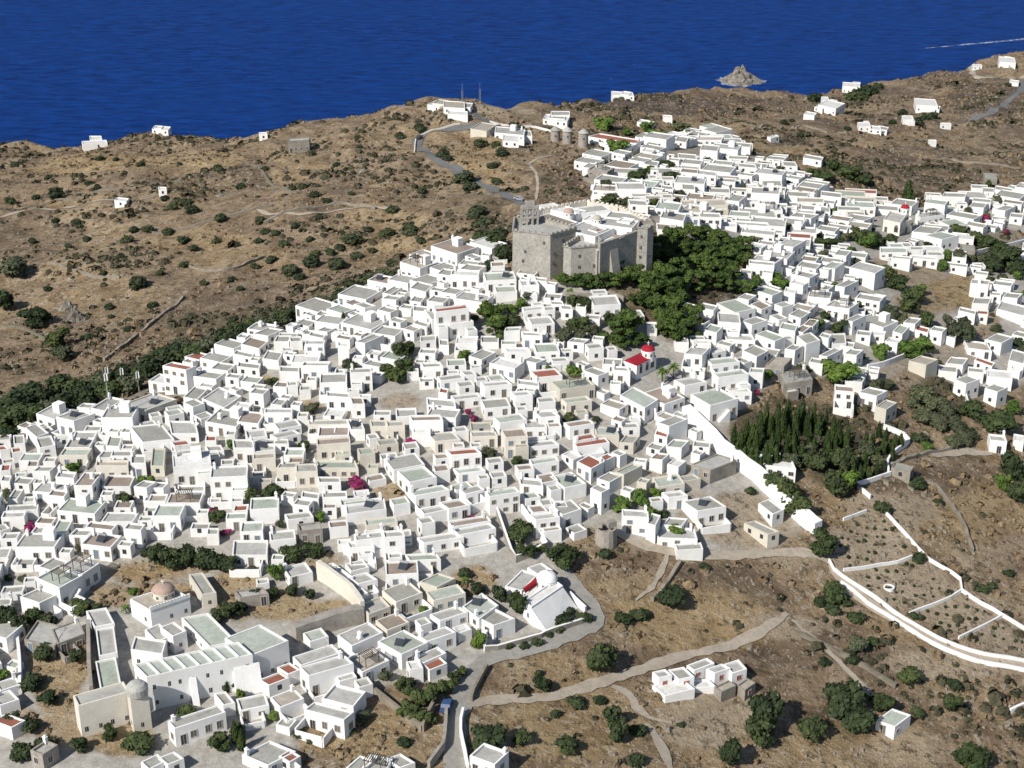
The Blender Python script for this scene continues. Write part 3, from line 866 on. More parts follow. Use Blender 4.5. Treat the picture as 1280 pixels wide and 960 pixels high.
TREE_DATA = """
p 707 349 24 18;722 349 26 20;735 352 26 20;748 338 28 24;765 335 26 26;757 352 26 20;775 350 26 22;790 345 26 24;800 330 24 26;815 325 24 26;828 308 24 26;835 294 22 20;850 294 24 20;865 291 24 18;880 294 24 20;895 298 24 20;910 304 24 20;925 306 24 20;935 316 20 18;930 326 24 20;915 321 26 22;900 316 26 22;885 313 26 22;868 311 26 22;850 313 26 22;835 321 26 24;822 340 28 26;810 352 28 24;835 345 28 26;850 335 28 26;868 330 28 26;885 332 28 26;900 336 28 24;915 341 24 22;905 353 26 20;890 353 26 22;872 352 28 24;855 355 28 26;838 362 28 26;822 361 28 24;802 373 26 24;818 378 28 26;835 385 30 30;850 375 26 24;862 395 28 30;845 402 30 30;830 398 28 30;864 412 24 26;848 416 28 28;833 412 26 26;614 393 38 30;622 412 26 20;800 425 22 16;785 405 38 34;768 415 34 32;776 428 22 14;932 360 24 20;942 358 18 18
d 20 500 44 30;50 492 40 28;98 482 36 26;128 474 36 26;155 466 34 24;178 462 30 22;205 446 34 24;228 434 34 22;10 545 30 20;5 525 40 30;30 518 44 34;60 512 40 30;85 500 40 30;110 495 40 30;140 488 36 26;165 480 34 26;190 462 40 30;215 446 36 28;240 440 40 30;262 432 36 30;285 425 34 26;300 415 30 24;318 408 28 20;335 403 28 20;352 398 26 20;370 392 26 18;388 386 26 18;405 378 28 20;425 370 28 18;445 362 30 20;465 352 34 22;485 343 26 16;505 338 22 14;35 490 40 28;75 480 34 24;18 332 44 26;6 375 30 30;47 398 38 20;72 425 32 26;78 440 30 22;620 300 30 24;630 316 26 26;600 296 22 18;588 310 22 16;612 330 18 14;640 400 24 18;655 298 14 16
d 580 715 18 14;598 735 20 16;575 740 16 12;318 742 20 18;340 742 18 14;440 770 14 12;95 820 20 18;120 760 16 12;16 900 22 20;40 905 26 22;60 930 26 20;100 930 22 20;26 940 30 24;195 693 30 28;215 697 28 30;235 694 28 32;255 698 28 32;275 701 26 28;287 706 22 22;10 772 24 38;26 778 22 34;55 815 28 22;40 852 30 24;62 872 24 20;285 764 22 24;272 770 20 16;300 760 20 18;365 737 20 16;388 742 16 16;752 818 42 42;838 745 40 26;680 855 26 20;608 922 46 28;652 922 22 18;710 930 28 20;954 890 46 56;948 912 36 40;912 938 30 40;1013 908 36 34;1050 875 54 46;1068 898 42 34;1050 572 36 34;1020 575 32 30;1045 606 34 34;1265 585 34 40;1270 612 30 34;766 892 24 30;771 912 26 34;626 742 20 26;1258 322 40 26;1240 330 30 20;1272 338 26 16
b 705 694 40 30;645 752 28 34;648 662 32 28;651 690 20 16;664 688 18 16;674 684 14 12;500 440 22 26;508 458 24 26;497 468 26 22;512 434 18 18;486 462 16 16;318 620 24 24;344 616 28 22;156 624 20 24;45 770 24 24;104 758 28 16;235 890 26 12;140 916 22 20;172 930 40 14;508 856 26 24;525 872 32 28;542 862 26 24;512 888 26 22;532 895 26 22;556 858 22 24;569 846 16 18;578 838 14 14;368 690 28 20;395 687 28 16;275 925 30 24;300 912 20 24;985 612 34 36;968 602 30 28;995 632 32 32;1031 680 36 34;1043 739 32 26;1100 876 30 24;1136 842 28 20;1216 946 46 32;1186 878 22 28;1135 382 24 20;1142 368 28 22;1120 352 26 24;1108 340 22 18;1212 510 30 28;1247 525 42 26;1155 398 20 20;1048 410 22 18;618 400 22 16;722 405 26 22;730 380 18 20;716 376 16 16;820 255 24 12;762 248 20 16;782 252 16 12;795 222 28 14;757 232 24 14;838 222 24 14;833 207 20 10;1026 304 22 14;1042 304 20 14;1075 294 26 18;1095 303 24 16;1112 300 20 16;1200 290 22 18;1215 296 24 20;1232 302 26 20;1246 308 22 18;1060 216 28 16;1078 224 22 14;1042 206 20 18;1030 222 24 12;1016 216 20 12
l 345 714 20 26;640 386 18 14;1045 472 48 16;1140 442 40 14;1150 432 30 14;1100 440 22 20;1055 600 34 28;970 350 26 16;978 356 18 14;686 465 20 14;718 465 24 18;800 622 22 20;780 632 26 20;815 640 18 14;846 664 20 18;820 616 18 14;1180 333 16 16;1183 320 14 14;822 172 22 20;808 160 16 18;770 187 30 12;755 158 26 10;782 165 14 10;1128 282 22 14;1085 302 26 18;1252 602 20 26;660 690 14 12;598 800 18 26;302 868 14 18;165 740 14 8;1150 362 16 14;1020 404 20 16;958 340 24 14;1265 510 22 18;1160 558 16 12
o 705 418 26 20;725 420 20 18;740 412 22 18;1195 412 42 32;1110 393 32 24;1125 400 24 20;55 812 20 14;1150 490 34 24;1166 502 30 22;1182 512 28 22;1152 518 28 20;1172 528 30 20;1196 532 28 22;1206 548 24 20;1140 502 22 18;1190 552 22 16;1070 805 26 24;1010 565 28 22;990 575 28 24;960 558 26 20;1080 560 26 22;1096 576 24 20;455 895 18 16;640 668 16 14;692 745 14 14;1110 480 18 16;1092 480 20 14;1195 320 24 18;1228 322 22 14;851 160 26 14;660 370 20 12;940 300 20 12;670 392 16 10
c 1040 540 8 34;1048 545 8 34;1056 550 8 32;1042 556 8 30;1035 566 8 28;1028 574 7 24;1018 560 8 32;1000 566 8 30;990 562 8 32;980 566 8 30;970 572 8 30;960 578 7 24;950 584 7 20;1088 560 7 24;1095 566 7 22;1102 562 7 22;1110 558 7 20;1118 553 7 20;1090 550 7 22;1082 555 7 24;944 556 8 32;951 546 8 36;917 545 8 30;925 550 8 32;932 540 8 34;940 548 8 34;948 535 8 38;956 528 8 40;962 535 8 40;970 525 8 42;977 530 8 40;985 522 8 36;992 530 8 36;1000 524 8 36;1008 530 8 36;1015 525 8 36;1022 535 8 34;1030 530 8 34;920 565 7 24;930 568 8 26;938 572 8 28;946 575 8 28;955 570 8 30;935 556 8 28;963 558 8 34;972 548 8 38;985 550 8 38;995 545 8 38;1010 550 8 36;1032 556 8 34;1075 592 7 20;1085 590 7 18;1095 586 7 18;1105 583 7 16;1066 590 7 18;1080 578 7 22;1115 568 7 18;1125 553 7 18;1098 540 7 22;1106 546 7 20;1135 245 10 26;1140 252 8 16;283 855 8 24;290 852 8 24;295 915 10 34;302 925 9 30;430 400 8 20;1235 232 7 12
m 828 470 20 22;842 464 20 20;581 727 14 12;158 762 16 12
u 38 660 20 12;65 578 10 8;446 606 24 16;592 524 12 10;585 515 8 8;773 410 12 10;1232 275 14 14;268 640 12 14;282 666 14 8;668 745 8 6;672 500 8 8;946 491 8 8;1258 290 10 6;1145 305 6 4
s 125 197 12;146 198 9;177 204 13;224 204 8;112 229 14;122 234 10;72 240 26;95 277 14;100 282 10;108 298 13;86 307 10;158 298 17;168 286 14;185 285 18;209 289 16;230 299 17;243 309 14;241 261 20;231 252 18;206 247 14;215 258 14;256 212 12;273 209 16;325 274 16;331 288 13;324 300 13;277 271 18;412 314 16;425 309 14;388 298 12;355 303 16;366 234 12;378 232 14;392 242 14;370 281 12;525 158 18;499 169 16;446 171 10;450 183 9;433 211 10;439 241 9;518 232 10;527 238 13;490 260 16;440 298 26;460 286 14;465 312 14;485 290 22;512 286 26;525 300 14;445 319 18;478 338 14;490 328 16;555 191 20;560 197 14;582 220 28;586 232 20;597 263 28;604 276 24;625 290 26;640 284 14;619 180 14;628 190 18;617 206 16;621 226 16;172 351 26;137 383 14;362 336 24;376 345 18;340 323 16;318 331 14;420 328 26;388 326 24;395 316 14;290 399 14;255 353 12;600 178 20;650 160 16
k 130 340 12;139 395 10;290 348 12;345 290 12;398 270 12;20 205 14;60 221 10;45 246 12;778 771 26;800 766 28;694 890 16;722 876 24;749 873 18;795 910 22;795 946 26;756 690 20;673 840 14;1068 769 22;1066 822 20;1092 800 16;1030 826 16;1142 768 14;1260 715 14;1228 734 18;1240 730 12;1149 695 22;1193 853 20;1145 888 22;1102 632 26;1174 627 14;1149 546 26;1210 541 24;1146 603 24;703 772 24;730 770 24;712 762 16;698 786 14;686 792 12;670 800 16;655 806 14;635 806 14;1058 752 18;1040 758 20;1025 750 20;880 706 14;868 676 14;938 612 16;830 640 14;505 925 20;375 915 18;388 922 16;440 912 16;850 905 10;1150 770 12;880 300 6;990 150 8;1070 118 30;1085 112 26;1098 107 18;1018 121 20;1028 136 12;1115 152 12;1146 151 18;1156 146 14;1166 143 14;1128 140 14;640 155 14;1260 105 10;1060 160 10;980 152 12;1000 168 10;940 218 16;968 218 18;955 206 14;1066 212 16;300 232 14;330 210 10;420 205 10;410 250 12;300 360 12;230 330 14;200 340 12;60 360 12;110 420 14;160 410 12;190 380 14;270 300 12;150 320 14;40 300 14;14 250 16;70 275 12
"""
# ------------------------------------------------------------------ labels: what a thing looks like + where it stands
LAND = [('the stone fortress', 725, 310), ('the red domed church', 805, 445), ('the walled nunnery', 230, 800), ('the white domed chapel', 685, 745), ('the cypress garden', 1010, 545), ('the pine wood', 860, 355), ('the stone windmills', 712, 170),
        ('the stone parish church', 1125, 270), ('the terracotta roofed mansion', 568, 392), ('the red roofed mansion', 225, 458), ('the round stone tower', 758, 672), ('the dark walled grove', 240, 695), ('the terraced orchard', 1130, 715), ('the bare dirt lot', 505, 503),
        ('the weedy yellow lot', 385, 765), ('the roofless stone ruin', 895, 590), ('the radio masts', 140, 490), ('the long barracks', 765, 178), ('the tarmac bend', 525, 182), ('the red doored villa', 875, 850), ('the scrubby gully', 1170, 505),
        ('the sloping brown field', 1140, 345), ('the magenta blossom court', 442, 606), ('the rocky islet', 925, 95), ('the lane fork', 578, 885), ('the walled kitchen garden', 655, 670), ('the grey rock outcrop', 95, 390), ('the palm court', 840, 475)]
LW = [(n, *ground(x, y).to_2d()) for n, x, y in LAND]
ORD = ['', 'second', 'third', 'fourth', 'fifth', 'sixth', 'seventh', 'eighth', 'ninth', 'tenth', 'eleventh', 'twelfth', 'thirteenth', 'fourteenth', 'fifteenth', 'sixteenth', 'seventeenth', 'eighteenth', 'nineteenth', 'twentieth']
PENDING = []
def want_label(o, look, x, y, cat, group, noun):
    o['category'] = cat; o['group'] = group; PENDING.append((o, look, x, y, noun))
def give_labels():
    sets = {}
    for o, look, x, y, noun in PENDING:
        best = min(LW, key=lambda l: (l[1] - x) ** 2 + (l[2] - y) ** 2); dx, dy = x - best[1], y - best[2]
        sec = ('seaward of' if dy > 0 else 'inland of') if abs(dy) > abs(dx) * 1.1 else ('on the orchard side of' if dx > 0 else 'on the hill side of')
        sets.setdefault((look, best[0], sec), []).append((math.hypot(dx, dy), o, noun))
    for (look, lm, sec), v in sets.items():
        v.sort(key=lambda t: t[0])
        for i, (d, o, noun) in enumerate(v):
            if len(v) == 1 or i == 0 and len(v) > 1:
                s = f'{look} {sec} {lm}' if len(v) == 1 else f'{look}, first {sec} {lm}'
            else:
                od = ORD[i] if i < len(ORD) else 'far'
                s = f'{look}, {od} {sec} {lm}'
            if len(s.replace(',', '').split()) > 16:
                for cut in ('plain ', 'deep ', 'wide ', 'small ', 'tall narrow ', 'long low '):
                    if s.startswith(cut): s = s[len(cut):]; break
            if len(s.replace(',', '').split()) > 16: s = s.replace('on the hill side of', 'hillward of').replace('on the orchard side of', 'orchardward of')
            o['label'] = s
# ------------------------------------------------------------------ houses
def win_mesh(name, pane, w=1.0, h=1.25, trim=True, arch=False):
    b = MB(); t = .13
    if trim:
        for x0, x1, z0, z1 in ((-w / 2 - t, -w / 2, -t, h + t), (w / 2, w / 2 + t, -t, h + t), (-w / 2, w / 2, h, h + t), (-w / 2, w / 2, -t, 0)):
            b.prism([(x0, -.07), (x1, -.07), (x1, .05), (x0, .05)], z0, z1, 0, bottom=True)
    b.prism([(-w / 2, -.03), (w / 2, -.03), (w / 2, .04), (-w / 2, .04)], 0, h, 1, bottom=True)
    if not arch:
        b.prism([(-.025, -.05), (.025, -.05), (.025, .03), (-.025, .03)], 0, h, 0, bottom=True)
    else:
        for k in range(6):
            a0, a1 = math.pi * k / 6, math.pi * (k + 1) / 6
            q = [(0, h), (w / 2 * math.cos(a0), h + w / 2 * math.sin(a0)), (w / 2 * math.cos(a1), h + w / 2 * math.sin(a1))]
            b.face([(x, -.035, z) for x, z in q], 1)
    return b.mesh(name, [M['trim'], M[pane]])
WIN = {k: win_mesh('window_' + k, k) for k in ('pane', 'shut', 'blue')}
WARCH = win_mesh('arched_window', 'pane', 1.3, 1.7, True, True)
WSMALL = win_mesh('small_window', 'pane', .6, .8, False)
WRED = win_mesh('red_window', 'reddoor', 1.0, 1.3)
DOOR = {k: win_mesh('door_' + k, k, 1.0, 2.1) for k in ('shut', 'blue', 'pane', 'reddoor')}
def chim_mesh():
    b = MB(); b.box((0, 0, -.4), (.7, .7, 1.5)); b.box((0, 0, 1.1), (.85, .85, .12)); b.box((0, 0, 1.22), (.4, .4, .3)); return b.mesh('chimney', M['w'])
CHIM = chim_mesh()
def solar_mesh():
    b = MB(); b.face([(-.9, -.7, .15), (.9, -.7, .15), (.9, .6, 1.05), (-.9, .6, 1.05)], 0); b.face([(-.9, -.7, .1), (-.9, .6, 1.0), (.9, .6, 1.0), (.9, -.7, .1)], 1)
    k = len(b.v); n = 10
    for x in (-.9, .9):
        for i in range(n): a = 2 * math.pi * i / n; b.v.append((x, .75 + .27 * math.cos(a), 1.2 + .27 * math.sin(a)))
    for i in range(n): j = (i + 1) % n; b.f.append([k + i, k + j, k + n + j, k + n + i]); b.m.append(1)
    b.f.append([k + i for i in range(n)]); b.m.append(1); b.f.append([k + n + i for i in range(n)]); b.m.append(1)
    for x in (-.8, .8): b.box((x, .6, 0), (.06, .06, 1.0), m=1)
    return b.mesh('solar_heater', [M['pane'], M['metal']])
SOLAR = solar_mesh()
def tank_mesh():
    b = MB(); b.box((0, 0, 0), (1.0, 1.0, .35)); b.lathe((0, 0, .35), [(.55, 0), (.55, 1.0), (.5, 1.12), (.15, 1.22), (.15, 1.3)], 14); return b.mesh('water_tank', M['w'])
TANK = tank_mesh()
def parapet_box(q, zb, zt, ph=.35, t=.28):
    """outer walls with a raised rim; q = four corners, counter-clockwise from above"""
    c = sum((Vector(p) for p in q), Vector((0, 0))) / 4
    ins = []
    for i in range(4):
        p, a, d = Vector(q[i]), Vector(q[i - 1]), Vector(q[(i + 1) % 4])
        e1 = (a - p); e2 = (d - p); e1.normalize(); e2.normalize(); s = max(.35, abs(e1.x * e2.y - e1.y * e2.x)); ins.append(p + (e1 + e2) * (t / s))
    b = MB()
    for i in range(4):
        j = (i + 1) % 4
        b.face([(*q[i], zb), (*q[j], zb), (*q[j], zt), (*q[i], zt)])
        b.face([(*q[i], zt), (*q[j], zt), (*ins[j], zt), (*ins[i], zt)])
        b.face([(*ins[i], zt), (*ins[j], zt), (*ins[j], zt - ph), (*ins[i], zt - ph)])
    return b, ins
def solve_quad(A, B, C, hpx, hmin=2.7, hmax=14.0, up=None):
    """A, B: near roof corners, C: the corner behind B (places in the photograph), hpx: wall height there"""
    mx, my = (A[0] + B[0]) / 2, (A[1] + B[1]) / 2
    if up is None:
        g = ground(mx, my + hpx); s = ppm(g)
        dist = math.hypot(g.y, HC - g.z); cosd = g.y / dist
        hm = min(max(hpx / (s * cosd), hmin), hmax)
    else: hm = up
    g = ground(mx, my, hm); zt = g.z + hm
    a, b2, c = (Vector(on_plane(*p, zt)) for p in (A, B, C))
    e = b2 - a
    if e.length < 2.2: e = e.normalized() * 2.2 if e.length > .01 else Vector((2.2, 0)); b2 = a + e
    e = e.normalized(); nrm = Vector((-e.y, e.x)); v = c - b2; dep = v.dot(nrm)
    if dep < 0: dep = -dep
    dep = min(max(dep, 2.8), 26); skew = max(-.3 * dep, min(.3 * dep, v.dot(e))); off = nrm * dep + e * skew
    return [a, b2, b2 + off, a + off], g.z, zt, hm
def faces_out(q):
    out = []
    for i in range(4):
        p, r = q[i], q[(i + 1) % 4]; e = r - p; L = e.length; e = e / max(L, .01); out.append((p, e, L, Vector((e.y, -e.x))))
    return out
PLACED = []    # occupied quads: (cx, cy, radius, quad)
def put(name, me, root, loc, e, sx=1, sz=1):
    o = link(name, me, root); o.location = (loc[0] - root.location.x, loc[1] - root.location.y, loc[2] - root.location.z)
    o.rotation_euler.z = math.atan2(e.y, e.x); o.scale = (sx, 1, sz); return o
def windows(root, q, zg, zt, hm, storeys, rnd, kind=None, sides=(0, 1, 3), most=5, door=True):
    st = storeys; fl = (zt - .5 - zg) / st; kind = kind or rnd.choice(['pane', 'shut', 'shut', 'pane', 'blue'])
    for si in sides:
        p, e, L, nn = faces_out(q)[si]
        if L < 2.6: continue
        k = max(1, min(most, int((L - .4) / 2.15)))
        if si != 0: k = min(k, 3)
        did = not door or si != 0
        for s in range(st):
            z = zg + s * fl + min(1.0, fl * .32)
            ids = [i for i in range(k) if rnd.random() < (.9 if si == 0 else .55) or kind == 'red']
            for i in ids:
                x = (i + .5 + rnd.uniform(-.12, .12)) / k * L; w = p + e * x + nn * .0
                if s == 0 and not did and rnd.random() < .6:
                    put('door', DOOR['reddoor' if kind == 'red' else rnd.choice(['shut', 'blue', 'pane'])], root, (w.x, w.y, zg + .05), e); did = True
                else:
                    me_ = WRED if kind == 'red' else WARCH if kind == 'arch' else WSMALL if kind == 'small' else WIN[kind]
                    put('window', me_, root, (w.x, w.y, z), e, rnd.uniform(.85, 1.1), min(1.15, fl / 2.9) * rnd.uniform(.9, 1.1))
def block(root, q, zg, zt, rk, wk, ph=.35, names=('wall', 'roof'), deep=3.0):
    b, ins = parapet_box(q, zg - deep, zt, ph); b.build(names[0], M[wk] if isinstance(wk, str) else wk, root)
    r = MB(); z = zt - ph + .02
    c = (ins[0] + ins[1] + ins[2] + ins[3]) / 4
    o = [p + (p - c).normalized() * .06 for p in ins]
    # a very slightly domed earth roof
    r.face([(*o[0], z), (*o[1], z), (c.x, c.y, z + .10)]); r.face([(*o[1], z), (*o[2], z), (c.x, c.y, z + .10)]); r.face([(*o[2], z), (*o[3], z), (c.x, c.y, z + .10)]); r.face([(*o[3], z), (*o[0], z), (c.x, c.y, z + .10)])
    rf = r.build(names[1], M['r' + rk] if 'r' + rk in M else M[rk], root)
    PLACED.append(((q[0] + q[2]) / 2, max((q[0] - q[2]).length, (q[1] - q[3]).length) / 2, q)); return rf
ROOFN = {'g': 'grey roof', 'G': 'pale green roof', 'b': 'brown roof', 'r': 'red roof', 'p': 'sandy roof', 'w': 'white roof'}
recs = []; T0 = (0, 0, 5)
for ln in HOUSES.strip().split('\n'):
    f = ln.split()
    if f[0] == 'T': T0 = (float(f[1]), float(f[2]), float(f[3]) if len(f) > 3 else 5.0); continue
    v = [float(t) for t in f[:7]]; s = T0[2]
    A, B, C = ((T0[0] + v[2 * i] / s, T0[1] + v[2 * i + 1] / s) for i in range(3)); h = v[6] / s; code = f[7]
    q, zg, zt, hm = solve_quad(A, B, C, h)
    area = abs(B[0] - A[0]) * (abs(C[1] - B[1]) + h)
    recs.append([area, q, zg, zt, hm, code, (A, B)])
# gaps between them are filled with further low houses, set parallel to the neighbours
CELL = .6; OX, OY = -330.0, 225.0; GW_, GH_ = int(660 / CELL), int(720 / CELL); OCCG = np.zeros((GH_, GW_), bool)
def mark(poly, grow=0.0):
    c = sum((Vector(p) for p in poly), Vector((0, 0))) / len(poly); pl = []
    for p in poly:
        v = Vector(p) - c; pl.append(c + v * (1 + grow / max(v.length, .5)))
    x0, x1 = min(p.x for p in pl), max(p.x for p in pl); y0, y1 = min(p.y for p in pl), max(p.y for p in pl)
    i0, i1 = max(0, int((x0 - OX) / CELL)), min(GW_ - 1, int((x1 - OX) / CELL) + 1); j0, j1 = max(0, int((y0 - OY) / CELL)), min(GH_ - 1, int((y1 - OY) / CELL) + 1)
    if i1 <= i0 or j1 <= j0: return
    gx, gy = np.meshgrid(OX + CELL * (np.arange(i0, i1) + .5), OY + CELL * (np.arange(j0, j1) + .5)); OCCG[j0:j1, i0:i1] |= inpoly(gx, gy, [(p.x, p.y) for p in pl])
def disc(x, y, r): mark([(x + r * math.cos(a), y + r * math.sin(a)) for a in [k * math.pi / 4 for k in range(8)]])
for r in recs: mark(r[1], .45)
for x, y, w in OCC[::2]: disc(x, y, w + .6)
for blk in TREE_DATA.strip().split('\n'):
    for t in blk[2:].split(';'):
        f = [float(x) for x in t.split()]; g = ground(f[0], f[1] + f[2] * .25); disc(g.x, g.y, f[2] / ppm(g) * .42)
for s_ in ("555 700 622 690 645 765 555 765", "92 770 110 745 165 700 235 705 262 700 290 735 375 800 372 850 190 930 90 920", "615 745 685 695 740 780 610 822", "772 440 800 425 835 440 862 470 850 495 790 485", "1092 262 1150 262 1150 305 1098 305", "640 300 688 350 760 372 830 330 815 270 700 250", "855 515 905 540 960 480 1040 480 1135 545 1112 605 1020 672 960 640 900 580",
           "618 640 655 635 690 690 640 708", "800 370 900 330 950 300 880 285 820 300", "470 490 535 490 535 520 470 520", "350 745 430 740 440 790 350 800", "30 800 110 800 110 860 40 890", "845 585 1000 600 1040 700 870 690", "740 660 790 690 740 720", "1100 330 1200 330 1220 400 1110 400", "180 672 300 672 300 700 180 712"):
    mark([tuple(ground(*p).to_2d()) for p in pts(s_)])
rin = random.Random(11); nb = [((r[1][0] + r[1][2]) / 2, (r[1][1] - r[1][0]).normalized(), r[5][1]) for r in recs]; tw_i = np.argwhere((GV[:, :, 0] > .6) & (YY < 930) & (PXg > -40) & (PXg < 1320) & (PYg > 170) & (PYg < 1000)); n_in = 0
YARD = []; yr = random.Random(21)
for t in range(9000):
    if len(YARD) > 190: break
    j, i = tw_i[yr.randrange(len(tw_i))]
    if len(YARD) > 95 and not (PXg[j, i] > 1010 or PYg[j, i] < 262): continue
    x, y = XX[j, i] + yr.uniform(-1, 1), YY[j, i] + yr.uniform(-1, 1); rr_ = yr.uniform(.8, 1.9); ok = True
    for a in range(8):
        J, I = int((y + rr_ * .8 * math.sin(a * .785) - OY) / CELL), int((x + rr_ * .8 * math.cos(a * .785) - OX) / CELL)
        if not (0 <= J < GH_ and 0 <= I < GW_) or OCCG[J, I]: ok = False; break
    if ok: YARD.append((x, y, rr_)); disc(x, y, rr_)
for hw, hd, tries in ((5.2, 4.2, 2500), (4.2, 3.4, 3500), (3.4, 2.7, 4500), (2.6, 2.2, 6000), (1.9, 1.6, 7000), (1.35, 1.2, 7000)):
    for t in range(tries):
        j, i = tw_i[rin.randrange(len(tw_i))]; c = Vector((XX[j, i] + rin.uniform(-1, 1), YY[j, i] + rin.uniform(-1, 1)))
        J, I = int((c.y - OY) / CELL), int((c.x - OX) / CELL)
        if not (0 <= J < GH_ and 0 <= I < GW_) or OCCG[J, I]: continue
        if PXg[j, i] > 1040 and math.sin(c.x * .13 + 2 * math.sin(c.y * .05)) > .6: continue
        k = min(nb, key=lambda n: (n[0] - c).length_squared); e = k[1]; nn = Vector((-e.y, e.x)); w, d = hw * rin.uniform(.88, 1.12), hd * rin.uniform(.88, 1.12); ok = True
        for a in (-1, -.5, 0, .5, 1):
            for b_ in (-1, -.5, 0, .5, 1):
                p = c + e * w * a + nn * d * b_; J, I = int((p.y - OY) / CELL), int((p.x - OX) / CELL)
                if not (0 <= J < GH_ and 0 <= I < GW_) or OCCG[J, I]: ok = False; break
            if not ok: break
        if not ok: continue
        q = [c - e * w - nn * d, c + e * w - nn * d, c + e * w + nn * d, c - e * w + nn * d]; zg = gz(c.x, c.y); hm = rin.uniform(2.7, 3.5) if hw > 3 else rin.uniform(1.5, 3.0)
        if hw > 4 and rin.random() < .3 and not (c.x > -40 and c.y < 400): hm += 2.2
        A, B = proj(*q[0], zg + hm), proj(*q[1], zg + hm); D = proj(*q[2], zg + hm); wk = k[2] if k[2] in 'wc' and rin.random() < .6 else 'w'
        recs.append([(B[0] - A[0]) * (abs(D[1] - B[1]) + hm * ppm((c.x, c.y, zg)) * .9) * .9, q, zg, zg + hm, hm, rin.choice('ggggggGGbpw') + wk + ('1' if rin.random() < .7 and hw > 3 else '0'), (A, B)]); mark(q, .4); n_in += 1
print('filled', n_in, len(YARD))
recs.sort(key=lambda r: -r[0])
N_HOUSE = 300
SMALL = MB()   # the smallest houses: one mesh, material slots: wall, roof tones, pane
SLOT = {'w': 0, 'c': 1, 's': 2, 'rg': 3, 'rG': 4, 'rb': 5, 'rr': 6, 'rp': 7, 'rw': 8, 'pane': 9}
def small_house(q, zg, zt, rk, wk, rnd):
    b, ins = parapet_box(q, zg - 3, zt, .35)
    k = len(SMALL.v); SMALL.v += b.v; SMALL.f += [[i + k for i in f] for f in b.f]; SMALL.m += [SLOT[wk]] * len(b.f)
    SMALL.face([(*p, zt - .33) for p in ins], SLOT['r' + rk])
    for si in (0, 1, 3):
        p, e, L, nn = faces_out(q)[si]; n_ = int(L / 2.8)
        for i in range(n_):
            if rnd.random() < .45: continue
            c = p + e * ((i + .5) / n_ * L) + nn * .03; z = zg + .9
            a, d = c - e * .45, c + e * .45; z1 = z + 1.1
            SMALL.face([(*a, z), (*d, z), (*d, z1), (*a, z1)], SLOT['pane'])
    PLACED.append(((q[0] + q[2]) / 2, max((q[0] - q[2]).length, (q[1] - q[3]).length) / 2, q))
